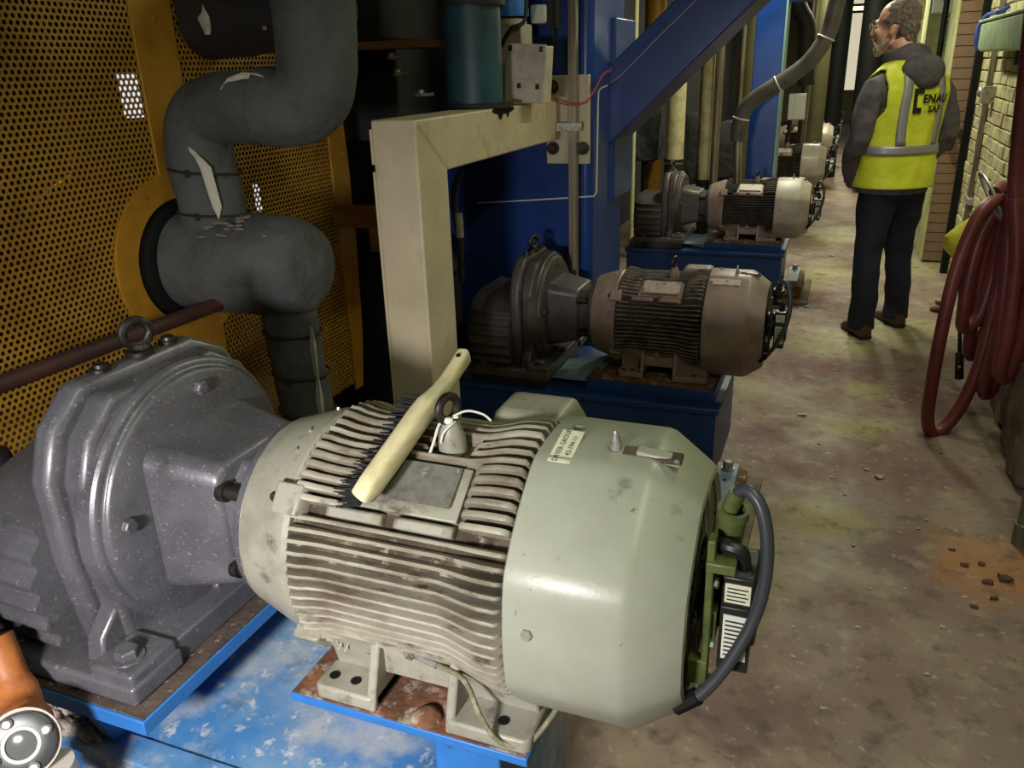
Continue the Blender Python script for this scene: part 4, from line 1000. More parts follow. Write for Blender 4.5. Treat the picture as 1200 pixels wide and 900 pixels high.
ob('hook', MB().tube(cr([(.79, 7.18, 1.03), (.79, 7.13, 1.02), (.785, 7.10, .97), (.775, 7.10, .91), (.76, 7.11, .88), (.74, 7.12, .89), (.735, 7.12, .93), (.735, 7.12, 1.02)], 5), .012, 8), 'dark_steel', hk)
ob('plate', MB().cyl((.79, 7.185, 1.03), (.79, 7.165, 1.03), .03, n=14), 'steel', hk)
# pale green plastic trough on the wall
tr = empty('plastic_trough', (.78, 5.9, 1.58), 'pale green plastic trough hung on the brick wall with a blue strap', 'trough')
def uo(y, e=0): return [(.70 + e, y, 1.585 + e * .5), (.715 + e, y, 1.56), (.826, y, 1.56), (.836, y, 1.585), (.836, y, 1.715), (.826, y, 1.73), (.715 + e, y, 1.73), (.70 + e, y, 1.71)]
ob('trough', MB().loft([uo(4.3), uo(5.93), uo(6.0, .03)]), 'clear_green', tr, .01, seg=3)
ob('rim', MB().box(.69, .836, 4.3, 5.98, 1.722, 1.736), 'clear_green', tr, .004)
ob('strap', MB().tube(cr([(.705, 5.97, 1.57), (.69, 5.98, 1.64), (.70, 6.0, 1.72), (.74, 6.0, 1.77), (.80, 6.0, 1.78), (.84, 6.0, 1.81)], 5), .012, 8), 'strap', tr)
ob('strap', MB().tube(cr([(.70, 5.95, 1.71), (.72, 5.9, 1.76), (.76, 5.85, 1.77)], 5), .010, 8), 'strap', tr)
ob('bracket', MB().box(.80, .845, 5.2, 5.26, 1.49, 1.56), 'dark_steel', tr)
# switch gear further down the wall
for (u, v, y, w_, h_, mt, lb) in ((1108, 4, 8.9, .20, .16, 'white_plastic', 'pale control box high on the wall beyond the pilaster'), (1116, 38, 8.6, .10, .22, 'panel_green', 'green push-button box on the wall beyond the pilaster')):
    c = at(u, v, y=y)
    t = empty('control_box', (c.x, y, c.z - h_ / 2), lb, 'control box')
    ob('case', MB().box(c.x - w_ / 2, c.x + w_ / 2, y - .06, y + .06, c.z - h_ / 2, c.z + h_ / 2), mt, t, .008)
    ob('cover', MB().box(c.x - w_ / 2 + .01, c.x + w_ / 2 - .01, y - .068, y - .058, c.z - h_ / 2 + .01, c.z + h_ / 2 - .01), mt, t, .004)
    ob('button', MB().box(c.x - .03, c.x + .02, y - .078, y - .066, c.z + .02, c.z + .06), 'white_plastic' if mt != 'white_plastic' else 'panel_green', t, .003)
    ob('conduit', MB().cyl((c.x, y, c.z + h_ / 2 - .01), (c.x, y, 3.2), .016, n=10).box(c.x, .87, y - .02, y + .02, c.z - .02, c.z + .02), 'galv', t)
vp = empty('standpipe', (.70, 2.80, 0), 'greenish steel standpipe rising from the floor beside the rusty patch', 'pipe')
ob('pipe', MB().cyl((.702, 2.80, .0), (.702, 2.80, 2.6), .021, n=18), mat('green_steel', srgb(110, 112, 88), .45, .3, [(srgb(84, 82, 62), 10, .45, .65)]), vp)
ob('ferrule', MB().cyl((.702, 2.80, .0), (.702, 2.80, .075), .026, n=18), mat('green_steel', srgb(110, 112, 88), .45, .3), vp)
ob('seam_ring', MB().torus((.702, 2.80, .078), (0, 0, 1), .0235, .002, 20, 6), 'steel', vp)

# ------------------------------------------------------------------ red hose on its hook
hs = empty('red_hose', (.62, 3.75, 0), 'thick dark red hose hanging in loops from a steel hoop on the wall', 'hose')
HR = .030
def hp(*L): return [at(u, v, y=y) for (u, v, y) in L]
loopA = hp((1172, 232, 3.78), (1153, 245, 3.72), (1136, 275, 3.68), (1118, 325, 3.65), (1103, 390, 3.63), (1092, 450, 3.62), (1087, 490, 3.63), (1093, 508, 3.66), (1108, 500, 3.70), (1127, 474, 3.74), (1146, 432, 3.78), (1160, 380, 3.81), (1172, 320, 3.83), (1180, 265, 3.84), (1182, 235, 3.84), (1176, 220, 3.82), (1166, 226, 3.78))
loopB = hp((1170, 240, 3.84), (1150, 275, 3.82), (1137, 320, 3.80), (1129, 365, 3.79), (1128, 382, 3.80), (1136, 383, 3.82), (1150, 365, 3.85), (1164, 320, 3.88), (1176, 270, 3.90), (1184, 240, 3.90))
loopC = hp((1172, 236, 3.92), (1156, 290, 3.93), (1144, 350, 3.94), (1136, 400, 3.94), (1137, 416, 3.95), (1146, 410, 3.97), (1158, 375, 4.0), (1170, 320, 4.02), (1184, 260, 4.02), (1192, 232, 4.0))
loopD = hp((1184, 228, 3.76), (1181, 300, 3.74), (1172, 380, 3.72), (1160, 430, 3.72), (1153, 455, 3.74), (1158, 460, 3.76), (1172, 430, 3.76), (1186, 370, 3.74), (1200, 300, 3.70), (1206, 262, 3.66), (1202, 240, 3.66))
loopE = hp((1190, 232, 3.60), (1192, 300, 3.58), (1184, 370, 3.57), (1174, 420, 3.57), (1172, 438, 3.58), (1180, 440, 3.60), (1196, 400, 3.58), (1210, 330, 3.54), (1216, 270, 3.50))
loopF = hp((1194, 180, 3.62), (1205, 60, 3.55), (1214, -40, 3.5))
loopF = hp((1190, 236, 3.62), (1191, 205, 3.62), (1196, 150, 3.60), (1206, 60, 3.56), (1216, -40, 3.52))
for L_, r_ in ((loopA, .027), (loopB, .027), (loopC, .027), (loopD, .029), (loopE, .029), (loopF, .029)):
    ob('hose_loop', MB().tube(cr(L_, 8), r_, 14), 'hose', hs)
hh = empty('hose_hoop', (.66, 3.8, 1.0), 'bright steel hoop holding up the red hose', 'hook')
ob('hoop', MB().tube(cr(hp((1150, 203, 3.84), (1157, 212, 3.80), (1167, 232, 3.76), (1173, 252, 3.75), (1171, 256, 3.78), (1163, 240, 3.82), (1154, 220, 3.86), (1149, 206, 3.87)), 6, True), .007, 8, True), 'steel', hh)
ob('wall_arm', MB().tube([at(1172, 240, y=3.82), Vector((.88, 3.95, .97))], .014, 8), 'dark_steel', hh)
lp = empty('wash_lance', at(1124, 440, y=4.25), 'thin steel lance hanging behind the red hose with a square tip', 'lance')
ob('shaft', MB().cyl(at(1126, 300, y=4.25), at(1124.5, 415, y=4.25), .0095, n=10), 'dark_steel', lp)
ob('hanger_loop', MB().tube(cr([at(1126, 302, y=4.25), at(1130, 290, y=4.22), at(1150, 262, y=4.12), Vector((.80, 3.97, .96)), Vector((.87, 3.97, .96))], 6), .006, 8), 'dark_steel', lp)
a_, b_ = at(1124.5, 413, y=4.25), at(1124, 444, y=4.25)
ob('tip', MB().cyl(a_, b_, .020, .022, 4), 'dark_steel', lp, .003)
ob('tip_bolt', MB().hexbolt(at(1124, 430, y=4.232), (0, -1, 0), .007, .006), 'steel', lp)
# yellow rag stuffed behind the hoop
def cloth(pts_w, amp, sc):
    b = MB(); rings = []
    for (p, wv, d) in pts_w:
        p = Vector(p); ring = []
        for k in range(14):
            a = 2 * PI * k / 14
            q = p + Vector((wv * math.cos(a), d * math.sin(a), .15 * wv * math.sin(2 * a)))
            q += Vector((noise.noise(q * sc), noise.noise(q * sc + Vector((3, 1, 4))), noise.noise(q * sc + Vector((8, 2, 5))))) * amp
            ring.append(q)
        rings.append(ring)
    return b.loft(rings)
ob('yellow_rag', cloth([(at(1146, 250, y=4.3), .02, .015), (at(1138, 262, y=4.3), .04, .025), (at(1130, 272, y=4.3), .05, .03), (at(1122, 280, y=4.3), .065, .035), (at(1119, 290, y=4.3), .055, .03), (at(1122, 304, y=4.3), .035, .02), (at(1124, 314, y=4.3), .012, .01)], .022, 16), 'rag', angle=60, label='crumpled yellow rag stuffed behind the red hose', cat='rag')

# ------------------------------------------------------------------ brush lying on the near motor
br = empty('wire_brush', at(470, 540, y=.93), 'pale wooden-handled brush with black bristles lying across the near motor', 'brush')
bpts = cr([at(424, 583, y=.862), at(436, 566, y=.875), at(466, 524, y=.93), at(492, 487, y=.99), at(508, 468, y=1.03), at(524, 447, y=1.08), at(537, 428, y=1.12), at(545, 415, y=1.15)], 8)
b = MB(); rings = []
nb = len(bpts)
for i, p in enumerate(bpts):
    s_ = i / (nb - 1)
    d = (bpts[min(i + 1, nb - 1)] - bpts[max(i - 1, 0)]).normalized()
    side = Vector((1, 0, 0)); side = (side - d * side.dot(d)).normalized(); upv = side.cross(d).normalized()
    hw = .0155 if s_ < .5 else .0155 - .004 * min(1, (s_ - .5) / .12)
    hh_ = .019 if s_ < .5 else .019 - (s_ - .5) / .2 * .007 if s_ < .7 else .012 + (s_ - .7) * .012
    if i == 0: hw *= .55; hh_ *= .6
    if i == 1: hw *= .9; hh_ *= .92
    if i == nb - 1: hw *= .3; hh_ *= .35
    if i == nb - 2: hw *= .75; hh_ *= .8
    rings.append([p + side * (hw * abs(math.cos(a)) ** .6 * (1 if math.cos(a) > 0 else -1)) + upv * (hh_ * abs(math.sin(a)) ** .6 * (1 if math.sin(a) > 0 else -1)) for a in [2 * PI * k / 16 for k in range(16)]])
hd = ob('handle', b.loft(rings), 'wood_handle', br, angle=50)
p = bpts[-6]; ob('hang_hole', MB().cyl(p + Vector((.0, -.010, .011)), p + Vector((.0, -.0115, .0125)), .004, n=12), 'matte_black', hd)
bb_ = MB()
n_t = 26
for i in range(n_t):
    f = .02 + .53 * i / (n_t - 1); k = f * (nb - 1); i0 = int(k); p = bpts[i0].lerp(bpts[min(i0 + 1, nb - 1)], k - i0)
    for r_ in range(5):
        q = p + Vector((-.006, 0, -.014 + r_ * .0055))
        d = Vector((-1, .12 * random.uniform(-1, 1) + .1, -.30 + random.uniform(-.1, .1) + r_ * .05)).normalized()
        bb_.cyl(q, q + d * random.uniform(.036, .046), .0026, .0012, 5)
ob('bristles', bb_, 'bristle', br, kind='stuff', angle=0)
e0 = rad(80, .196, -.508)
sg = empty('tie_string', e0 + Vector((0, -.02, .02)), 'white string knotted round the lifting eye of the near motor', 'string')
ob('knot', MB().tube(cr([e0 + Vector((.016, -.008, .05)), e0 + Vector((-.004, -.022, .045)), e0 + Vector((-.014, -.02, .03)), e0 + Vector((-.018, -.026, .012)), e0 + Vector((-.024, -.03, -.006))], 5), .0022, 6).tube(cr([e0 + Vector((.014, -.014, .045)), e0 + Vector((.0, -.026, .03)), e0 + Vector((-.006, -.026, .012))], 5), .0018, 6).ell(e0 + Vector((.006, -.02, .047)), .008, .006, .006, 8), 'string', sg)
ob('tail', MB().tube(cr([e0 + Vector((.010, -.012, .052)), e0 + Vector((.028, 0, .058)), e0 + Vector((.05, .008, .052)), e0 + Vector((.062, .01, .042))], 5), .0018, 6), 'string', sg)

# ------------------------------------------------------------------ sight-glass fitting and pipe ends at the lower left
sg_ = at(26, 872, y=.60); nrm = Vector((.62, -.62, .48)).normalized()
sv = empty('sight_glass_fitting', (sg_.x - .1, .62, 0), 'orange cast fitting with a black bolted sight glass beside the blue base', 'fitting')
o_ = sg_
ob('body', MB().tube(cr([(o_.x - .16, .70, o_.z + .08), o_ - nrm * .09 + Vector((-.05, .02, .03)), o_ - nrm * .03], 6), [.028] * 5 + [.034] * 4 + [.042] * 4, 18), 'orange', sv)
ob('flange', MB().lathe([(-.035, .040), (-.012, .052), (-.002, .053)], o_, nrm, 32), mat('pale_flange', srgb(166, 152, 140), .5), sv)
fr = ob('black_ring', MB().lathe([(-.004, .048), (.006, .048), (.008, .044), (.008, .026), (.002, .024)], o_, nrm, 36, cap=False), mat('ring_black', srgb(58, 58, 60), .35), sv)
ob('glass', MB().lathe([(0, .027), (.003, .02), (.003, .001)], o_ + nrm * .001, nrm, 24), 'glass', fr)
ob('glass_rim', MB().torus(o_ + nrm * .006, nrm, .0245, .003, 30, 8), 'white_plastic', fr)
_, ua, va = basis(nrm)
for k in range(4):
    a = R(20 + 90 * k)
    ob('ring_bolt', MB().lathe([(0, .0085), (.006, .008), (.009, .005)], o_ + nrm * .007 + (ua * math.cos(a) + va * math.sin(a)) * .0385, nrm, 14), 'steel', fr)
ob('collar', MB().lathe([(-.02, .056), (.02, .060)], o_ + Vector((.008, .0, -.075)), (.15, -.1, -1), 32), mat('pale_collar', srgb(216, 206, 196), .5), sv)
ob('stand', MB().cyl((o_.x + .01, .60, 0), (o_.x + .008, .60, o_.z - .08), .03, n=18), 'orange', sv)
gp = at(-12, 750, y=.70)
ge = empty('grey_pipe_end', (gp.x - .06, .685, 0), 'grey pipe end poking in beside the corrugated gearbox side', 'pipe')
ob('stem', MB().cyl((gp.x - .05, .685, 0), (gp.x - .05, .685, gp.z), .045, n=20), mat('grey_pipe', srgb(132, 132, 138), .5), ge)
ob('cap', MB().ell((gp.x - .05, .685, gp.z), .052, .045, .045, 18), mat('grey_pipe', srgb(132, 132, 138), .5), ge)
kn = at(6, 545, y=.98)
kb = empty('vent_valve', (kn.x - .03, .98, .95), 'black knobbed vent valve on a pipe at the edge of the yellow guard', 'valve')
ob('knob', MB().lathe([(-.03, .03), (.0, .032), (.03, .024), (.034, .01)], kn + Vector((-.02, 0, 0)), (0, 0, 1), 20), 'black', kb)
ob('pipe', MB().tube([(kn.x - .02, .98, kn.z - .02), (kn.x - .05, .96, .62), (kn.x - .05, .70, .50), (kn.x - .05, .70, 0)], .018, 10), 'dark_machine', kb)
# lint heap between the plates of the near base
b = MB()
for k in range(60):
    x = random.uniform(-1.30, -1.13); y = random.uniform(.757, .795); b.ell((x, y, .446 + random.uniform(0, .02)), random.uniform(.01, .022), random.uniform(.008, .014), random.uniform(.006, .016), 6)
ob('lint_heap', b, mat('lint', srgb(196, 184, 172), .95, 0, [(srgb(120, 104, 92), 30, .45, .6)]), label='pale heap of lint lying on the blue base under the gearbox plate', cat='lint', kind='stuff', angle=60)

# ------------------------------------------------------------------ scraps on the floor
scr = [(1031, 560, .03), (1016, 551, .018), (940, 487, .03), (960, 520, .012), (1000, 640, .012), (1075, 620, .014), (900, 700, .012), (1005, 735, .012), (930, 770, .012), (990, 580, .012), (1068, 470, .014), (930, 735, .01), (1060, 690, .012), (1105, 735, .016), (1085, 610, .012), (1045, 450, .014), (975, 560, .01), (1020, 690, .01), (965, 830, .012), (1085, 790, .012), (945, 360, .03), (975, 300, .03), (1130, 700, .012)]
for k, (u, v, r_) in enumerate(scr):
    p = at(u, v, z=0); r_ *= .62
    lb = {0: 'larger pale scrap of lint lying in the open floor before the hose', 2: 'flat pale flake on the floor beside the end of the taupe motor base', 20: 'pale scrap lying by the anchor foot below the brace', 21: 'pale scrap lying beside the feet of the distant drives'}.get(k, 'tiny pale crumb of lint strewn on the worn floor')
    b = lump(MB(), p.x - r_, p.x + r_, p.y - r_ * .7, p.y + r_ * .7, 0, r_ * .55, 2, 2, 2, r_ * .45, 1.2 / r_)
    ob('floor_scrap', b, 'debris', angle=60, label=lb, cat='scrap', group='pale scraps on the floor')
for k, (u, v, r_) in enumerate([(1178, 680, .022), (1158, 683, .014), (1150, 662, .010), (1130, 663, .012), (1115, 645, .010), (1165, 702, .012), (1142, 712, .011), (1103, 532, .006), (1100, 365, .05), (1106, 357, .045)]):
    p = at(u, v, z=0)
    b = lump(MB(), p.x - r_, p.x + r_, p.y - r_ * .7, p.y + r_ * .7, 0, r_ * .6, 2, 2, 2, r_ * .45, 1.2 / r_)
    far = v < 400
    ob('floor_crumb', b, 'debris_dark', angle=60, label='dark crumb of rubble at the wall foot beyond the hose' if far else 'dark brown crumb lying in the rusty floor patch', cat='crumb', group='rubble crumbs beyond the hose' if far else 'crumbs in the rusty patch')

# ------------------------------------------------------------------ the man
PX, PY, PROT = .29, 5.20, R(37)
RZ = Matrix.Rotation(PROT, 3, 'Z'); P0 = Vector((PX, PY, 0))
man = empty('person', P0, 'bearded man in a yellow safety vest, grey hoodie and dark jeans standing in the aisle', 'person')
SKIN = mat('skin', srgb(228, 172, 150), .5, 0, [(srgb(216, 148, 128), 20, .5, .7)])
HOOD = mat('hoodie_grey', srgb(98, 90, 96), .9, 0, [(srgb(72, 64, 68), 12, .45, .65)], (14, .5, .012))
JEAN = mat('jeans_navy', srgb(30, 32, 50), .85, 0, [(srgb(22, 24, 38), 8, .42, .62)], (10, .6, .012))
VEST = mat('vest_yellow', srgb(234, 240, 66), .6, 0, [(srgb(220, 226, 50), 6, .42, .62)], (9, .7, .02), emit=None)
BAND = mat('reflective_silver', srgb(168, 164, 170), .4, .3)
HAIR = mat('grey_hair', srgb(128, 110, 100), .8, 0, [(srgb(88, 74, 68), 60, .42, .6), (srgb(176, 160, 150), 90, .6, .7)], (160, .8, .006))
BEARD = mat('grey_beard', srgb(200, 186, 172), .85, 0, [(srgb(170, 150, 134), 60, .45, .6)], (160, .8, .005))
SHOE = mat('brown_shoe', srgb(84, 56, 44), .5, 0, [(srgb(60, 40, 32), 12, .45, .65)])
SOLE = mat('shoe_sole', srgb(26, 22, 20), .7)
def remesh(mb, voxel, smooth=6):
    me = bpy.data.meshes.new('tmp'); me.from_pydata([tuple(p) for p in mb.v], [], mb.f)
    bm = bmesh.new(); bm.from_mesh(me); bmesh.ops.recalc_face_normals(bm, faces=bm.faces); bm.to_mesh(me); bm.free()
    o = bpy.data.objects.new('tmp', me); COL.objects.link(o)
    m_ = o.modifiers.new('r', 'REMESH'); m_.mode = 'VOXEL'; m_.voxel_size = voxel
    if smooth:
        s_ = o.modifiers.new('s', 'SMOOTH'); s_.factor = .5; s_.iterations = smooth
    me2 = bpy.data.meshes.new_from_object(o.evaluated_get(bpy.context.evaluated_depsgraph_get()))
    vs = [v.co.copy() for v in me2.vertices]; fs = [list(p.vertices) for p in me2.polygons]
    bpy.data.objects.remove(o); bpy.data.meshes.remove(me); bpy.data.meshes.remove(me2)
    b = MB(); b.v = vs; b.f = fs; return b
def limb(mb, pts, n=14):
    """pts: (x, y, z, rx, ry) elliptical rings along a limb"""
    rings = []; m = len(pts)
    for i, (x, y, z, rx, ry) in enumerate(pts):
        a = Vector(pts[max(i - 1, 0)][:3]); c = Vector(pts[min(i + 1, m - 1)][:3]); d = (c - a).normalized()
        u = Vector((1, 0, 0)); u = (u - d * u.dot(d)).normalized(); v = d.cross(u).normalized()
        rings.append([Vector((x, y, z)) + u * rx * math.cos(t) + v * ry * math.sin(t) for t in [2 * PI * k / n for k in range(n)]])
    return mb.loft(rings)
def wob(mb): mb.v = [P0 + RZ @ Vector(p) for p in mb.v]; return mb
TAB = [(.83, .203, .166, .0), (.95, .205, .166, .008), (1.05, .206, .162, .014), (1.15, .210, .155, .012), (1.28, .222, .148, .0), (1.38, .228, .135, -.012), (1.44, .205, .118, -.018), (1.49, .150, .100, -.02), (1.535, .095, .082, -.015)]
def tor(z):
    for a, c in zip(TAB, TAB[1:]):
        if a[0] <= z <= c[0]:
            t = (z - a[0]) / (c[0] - a[0]); t = t * t * (3 - 2 * t) if False else t
            return [a[i] + (c[i] - a[i]) * t for i in (1, 2, 3)]
    return TAB[0][1:] if z < TAB[0][0] else TAB[-1][1:]
def surf(z, ph, off=0):
    """torso surface; ph = 0 at the right side, -90 at the back"""
    rx, ry, cy = tor(z); c, s_ = math.cos(R(ph)), math.sin(R(ph))
    e = .85
    x = (rx + off) * abs(c) ** e * (1 if c > 0 else -1); y = (ry + off) * abs(s_) ** e * (1 if s_ > 0 else -1)
    fold = .006 * noise.noise(Vector((x * 9, y * 9, z * 5))) + .005 * noise.noise(Vector((x * 16, 3, z * 9 + y * 6)))
    k = 1 + fold / max(.1, math.hypot(x, y))
    return Vector((x * k, y * k + cy, z))
# body: head, neck, hidden trunk and hands in one surface
HT = Matrix.Rotation(R(33), 3, 'Z')          # head turned to his left
HC = Vector((-.035, .095, 1.690))
HS = 1.07
def hd_(x, y, z): return HC + HT @ (Vector((x, y, z)) * HS)
b = MB()
b.ell(hd_(0, -.005, .045), .076, .096, .100, 20, HT)
b.ell(hd_(0, .03, -.02), .064, .068, .085, 18, HT)
b.ell(hd_(0, .048, -.078), .048, .046, .040, 14, HT)
b.ell(hd_(0, .068, -.092), .026, .026, .022, 12, HT)
b.ell(hd_(0, .086, .034), .046, .016, .016, 12, HT)
b.loft([[hd_(s_ * w_ , y, z) for (s_, y) in ((-1, .085), (1, .085), (.5, yt), (-.5, yt))] for (z, w_, yt) in ((.030, .010, .100), (.0, .014, .113), (-.022, .020, .124), (-.034, .018, .108))])
for s_ in (-1, 1):
    b.ell(hd_(.045 * s_, .066, -.012), .026, .022, .022, 10, HT)
    b.ell(hd_(.078 * s_, -.012, -.005), .010, .020, .032, 12, HT @ Matrix.Rotation(R(12), 3, 'X'))
b.ell(hd_(0, .088, -.052), .024, .012, .010, 10, HT)
limb(b, [(0, -.01, 1.44, .07, .065), (-.003, .008, 1.54, .060, .062), (-.025, .06, 1.63, .060, .062)])
limb(b, [(0, .01, .90, .15, .11), (0, .01, 1.1, .16, .12), (0, -.01, 1.35, .17, .11), (0, -.02, 1.46, .10, .08)])
for s_ in (-1, 1):   # hands tucked towards the front pockets
    limb(b, [(s_ * .235, .065, .985, .034, .032), (s_ * .205, .085, .945, .030, .028), (s_ * .175, .095, .905, .036, .022), (s_ * .155, .098, .865, .032, .016)])
    for k in range(4):
        ox = -.026 + .017 * k
        limb(b, [(s_ * (.155 + ox), .098, .87, .0095, .0095), (s_ * (.150 + ox), .104, .84, .009, .009), (s_ * (.147 + ox), .098, .812 + .004 * abs(k - 1.5), .0085, .0085)], 8)
    limb(b, [(s_ * .185, .105, .90, .011, .011), (s_ * .19, .118, .875, .011, .011), (s_ * .186, .112, .85, .009, .009)], 8)
ob('body', wob(remesh(b, .0065, 3)), SKIN, man, angle=180)
# eyes, glasses
for s_ in (-1, 1):
    ey_ = ob('eye', wob(MB().ell(hd_(.031 * s_, .080, .018), .012, .010, .010, 12, HT)), mat('eye_white', srgb(214, 204, 196), .3), man)
    ob('iris', wob(MB().ell(hd_(.031 * s_, .0885, .018), .0055, .003, .0055, 10, HT)), 'ink', ey_)
    ob('brow', wob(MB().ell(hd_(.033 * s_, .098, .040), .022, .006, .005, 10, HT)), HAIR, man)
gl = MB()
for s_ in (-1, 1):
    ring = [hd_(.034 * s_ + .026 * math.cos(t), .108, .014 + .017 * math.sin(t)) for t in [2 * PI * k / 20 for k in range(20)]]
    gl.tube(ring, .0018, 6, True)
    gl.tube([hd_(.060 * s_, .106, .02), hd_(.076 * s_, .05, .022), hd_(.084 * s_, -.015, .018)], .0016, 6)
gl.tube([hd_(-.008, .110, .018), hd_(0, .116, .020), hd_(.008, .110, .018)], .0018, 6)
gls = ob('glasses', wob(gl), 'steel', man)
for s_ in (-1, 1):
    ob('lens', wob(MB().loft([[hd_(.034 * s_ + .025 * math.cos(t), y_, .014 + .016 * math.sin(t)) for t in [2 * PI * k / 20 for k in range(20)]] for y_ in (.1075, .1085)])), mat('lens_glass', srgb(230, 232, 230), .05, 0, trans=1.0), gls)
# hair cap and beard
b = MB()
b.ell(hd_(0, -.028, .062), .083, .098, .090, 20, HT)
b.ell(hd_(0, -.060, .005), .076, .062, .082, 18, HT)
b.ell(hd_(0, -.075, -.05), .060, .040, .050, 14, HT)
for s_ in (-1, 1): b.ell(hd_(.068 * s_, .000, .042), .018, .040, .034, 12, HT)
hair = remesh(b, .006, 2)
hair.v = [p + Vector((noise.noise(p * 55), noise.noise(p * 55 + Vector((5, 2, 1))), noise.noise(p * 55 + Vector((1, 7, 3))))) * .006 for p in hair.v]
ob('hair', wob(hair), HAIR, man, angle=180)
b = MB()
b.ell(hd_(0, .066, -.094), .040, .034, .030, 16, HT)
b.ell(hd_(0, .074, -.108), .026, .022, .026, 14, HT)
for s_ in (-1, 1):
    limb(b, [tuple(hd_(.020 * s_, .070, -.098)) + (.020, .020), tuple(hd_(.040 * s_, .052, -.088)) + (.018, .018), tuple(hd_(.054 * s_, .028, -.070)) + (.013, .015), tuple(hd_(.064 * s_, .006, -.046)) + (.007, .010)], 12)
    limb(b, [tuple(hd_(.0, .105, -.042)) + (.007, .007), tuple(hd_(.022 * s_, .098, -.048)) + (.008, .008), tuple(hd_(.034 * s_, .082, -.070)) + (.007, .009), tuple(hd_(.034 * s_, .070, -.09)) + (.008, .010)], 10)
beard = remesh(b, .005, 5)
beard.v = [p + Vector((noise.noise(p * 60), noise.noise(p * 60 + Vector((5, 2, 1))), noise.noise(p * 60 + Vector((1, 7, 3))))) * .004 for p in beard.v]
ob('beard', wob(beard), BEARD, man, angle=180)
# hoodie with hood and sleeves
b = MB()
zs = [.83 + .70 * i / 16 for i in range(17)]
b.loft([[surf(z, 360 * k / 36, -.004) for k in range(36)] for z in zs])
for s_ in (-1, 1):
    limb(b, [(s_ * .14, -.015, 1.40, .070, .062), (s_ * .208, -.02, 1.385, .072, .070), (s_ * .246, -.03, 1.32, .064, .074), (s_ * .275, -.045, 1.22, .060, .070), (s_ * .288, -.045, 1.14, .056, .066), (s_ * .290, -.015, 1.085, .055, .060), (s_ * .272, .03, 1.03, .050, .052), (s_ * .238, .066, .975, .048, .050), (s_ * .205, .085, .92, .048, .050), (s_ * .18, .09, .872, .046, .046), (s_ * .175, .09, .862, .044, .044)])
b.ell((0, -.125, 1.475), .135, .070, .085, 18)
b.ell((0, -.150, 1.435), .085, .050, .060, 14)
b.ell((-.012, -.045, 1.575), .085, .060, .045, 14)
for k in range(15):
    a = R(150 + 240 * k / 14)
    b.ell((-.010 + .092 * math.cos(a), .008 + .088 * math.sin(a), 1.548 - .012 * math.sin(a)), .036, .032, .046, 10)
for s_ in (-1, 1): b.ell((.082 * s_, .035, 1.515), .035, .050, .034, 10)
hm = remesh(b, .010, 4)
hm.v = [p + Vector((noise.noise(p * 14), noise.noise(p * 14 + Vector((5, 2, 1))), .3 * noise.noise(p * 14 + Vector((1, 7, 3))))) * .007 for p in hm.v]
ob('hoodie', wob(hm), HOOD, man, angle=180)
# jeans
b = MB()
limb(b, [(0, .0, .99, .175, .130), (0, 0, .93, .182, .140), (.002, 0, .86, .186, .146), (.005, 0, .80, .175, .125)], 24)
for (hx, kx, ky, fx, fy) in ((-.088, -.112, -.012, -.148, -.075), (.098, .135, .03, .186, .040)):
    limb(b, [(hx, .0, .90, .095, .118), (hx * 1.02, 0, .78, .102, .115), ((hx + kx) / 2, ky * .5, .64, .088, .100), (kx, ky, .50, .075, .082), (kx * .4 + fx * .6, ky * .4 + fy * .6, .32, .072, .080), (fx, fy, .14, .066, .080), (fx, fy, .055, .070, .088), (fx, fy, .045, .068, .086)], 20)
jm = remesh(b, .011, 3)
jm.v = [p + Vector((noise.noise(p * 11), noise.noise(p * 11 + Vector((5, 2, 1))), 0)) * (.010 if p.z < .85 else .004) for p in jm.v]
ob('jeans', wob(jm), JEAN, man, angle=180)
# shoes
for (fx, fy, an) in ((-.148, -.075, -14), (.186, .040, -14)):
    A = Matrix.Rotation(R(an), 3, 'Z')
    def sh(x, y, z): return Vector((fx, fy, 0)) + A @ Vector((x, y, z))
    sec = [(-.095, .022, .030), (-.085, .034, .085), (-.04, .040, .092), (.01, .042, .085), (.06, .046, .070), (.11, .050, .058), (.16, .044, .046), (.19, .028, .034), (.20, .012, .028)]
    upp = ob('shoe', wob(MB().loft([[sh(w_ * math.cos(t), y, .018 + (h_ - .018) * max(0, math.sin(t)) ** .8 if math.sin(t) > 0 else .018) for t in [2 * PI * k / 18 for k in range(18)]] for (y, w_, h_) in sec])), SHOE, man, angle=60)
    ob('sole', wob(MB().loft([[sh(w_ * 1.08 * math.cos(t), y + .006 * (1 if y > 0 else -1), .012 + .012 * math.sin(t)) for t in [2 * PI * k / 14 for k in range(14)]] for (y, w_, h_) in sec])), SOLE, upp, angle=40)
# hi-vis vest: back and front panels with arm holes
NV = 132
vb_ = MB(); zs = [.862 + .668 * i / 70 for i in range(71)]
def hole(z, ph):
    c = math.cos(R(ph))
    if abs(c) < .50 or z < 1.19: return False
    lim = 1.0 - (z - 1.19) / .10 * .20 if z < 1.29 else .80
    if z > 1.40: lim = .80 + (z - 1.40) * 2.4
    if z > 1.515: return False
    return abs(c) > lim
def neck(z, ph):
    s_ = math.sin(R(ph)); c = math.cos(R(ph))
    return z > 1.46 and s_ < 0 and abs(c) < .72 and z > 1.46 + .06 * abs(c) or (s_ > 0 and abs(c) < .30 and z > 1.2)
vv = [surf(z, 360 * k / NV, .016) for z in zs for k in range(NV)]
ff = []
for i in range(70):
    for k in range(NV):
        zc = (zs[i] + zs[i + 1]) / 2; ph = 360 * (k + .5) / NV
        if hole(zc, ph) or neck(zc, ph): continue
        l = (k + 1) % NV
        ff.append((i * NV + k, i * NV + l, (i + 1) * NV + l, (i + 1) * NV + k))
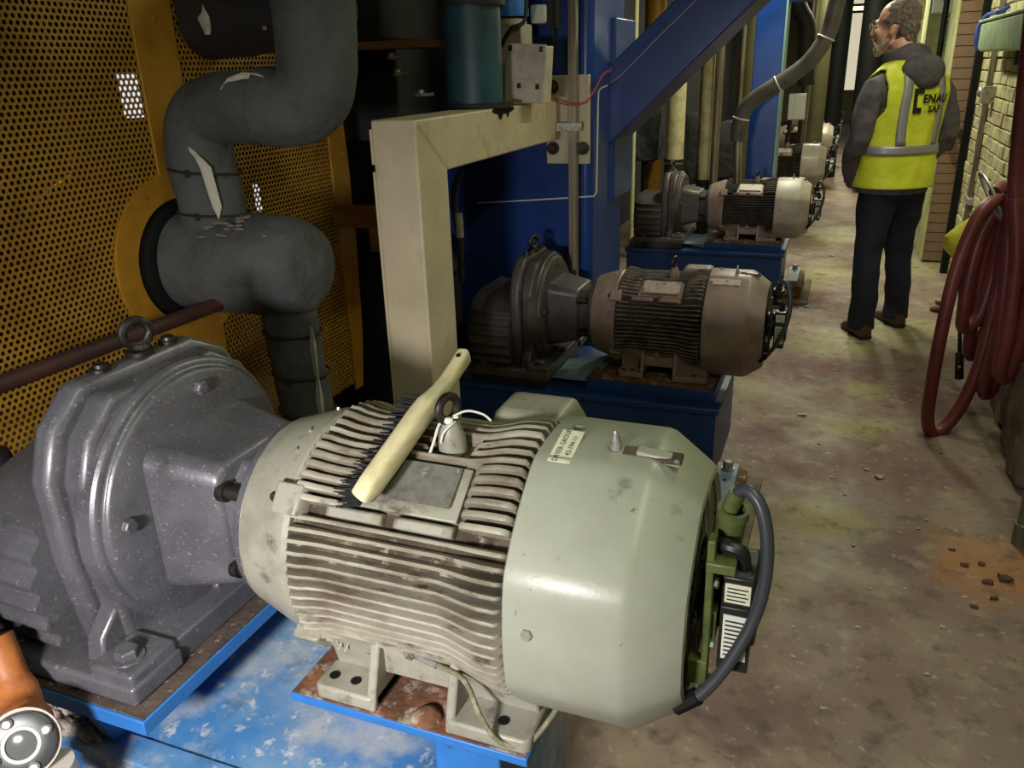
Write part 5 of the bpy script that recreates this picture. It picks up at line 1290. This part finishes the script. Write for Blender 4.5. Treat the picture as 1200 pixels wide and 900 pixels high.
used = sorted({q for f in ff for q in f}); rm = {q: i for i, q in enumerate(used)}
vb_.v = [vv[q] for q in used]; vb_.f = [[rm[q] for q in f] for f in ff]
vest = ob('safety_vest', wob(vb_), VEST, man, angle=180)
sm = vest.modifiers.new('sm', 'SMOOTH'); sm.factor = .5; sm.iterations = 2
so = vest.modifiers.new('so', 'SOLIDIFY'); so.thickness = .006; so.offset = 0
def band(grid, name='reflective_band'):
    """grid rows of points on the vest surface"""
    b = MB(); n = len(grid[0]); vs = [p for r in grid for p in r]
    fs = [(i * n + k, i * n + k + 1, (i + 1) * n + k + 1, (i + 1) * n + k) for i in range(len(grid) - 1) for k in range(n - 1)]
    b.v = [Vector(p) for p in vs]; b.f = fs
    o = ob(name, wob(b), BAND, vest, angle=180)
    q = o.modifiers.new('so', 'SOLIDIFY'); q.thickness = .002; q.offset = 0
band([[surf(z, a, .024) for a in range(-180, 181, 6)] for z in (1.045, 1.06, 1.08, 1.095)])
def phx(x, z, sgn=-1):
    rx, ry, cy = tor(z); q = min(1, abs(x) / (rx + .016)) ** (1 / .85)
    a = math.degrees(math.acos(q)); a = a if x > 0 else 180 - a
    return a * sgn if sgn < 0 else a
for s_ in (-1, 1):
    for sg2 in (-1, 1):
        rows_ = []
        for i in range(15):
            z = 1.095 + .40 * i / 14
            xc = s_ * (.105 + .012 * math.sin(i / 14 * PI) - (.012 * i / 14))
            rows_.append([surf(z, phx(xc + d, z, sg2), .025) for d in (-.024, 0, .024)])
        band(rows_)
# print on the back of the vest
def on_back(pts, faces, mt, name):
    b = MB(); b.f = faces
    b.v = [surf(z, phx(x, z, -1), .027) for (x, z) in pts]
    return ob(name, wob(b), mt, vest, angle=0)
def patch(x0, x1, z0, z1, mt='ink', name='logo_block', n=4):
    pts = [(x0 + (x1 - x0) * i / n, z0 + (z1 - z0) * j / n) for j in range(n + 1) for i in range(n + 1)]
    fs = [(j * (n + 1) + i, j * (n + 1) + i + 1, (j + 1) * (n + 1) + i + 1, (j + 1) * (n + 1) + i) for j in range(n) for i in range(n)]
    on_back(pts, fs, mt, name)
patch(-.072, -.052, 1.262, 1.390); patch(-.052, -.018, 1.362, 1.390); patch(-.052, -.024, 1.262, 1.292)
for (txt, x, z, sz) in (('ENAU', -.020, 1.315, .060), ('SAF', .020, 1.266, .048)):
    vs, fs = text_mesh(txt, sz, .035)
    on_back([(x + p.x * 1.05, z + p.y) for p in vs], fs, 'ink', 'lettering')
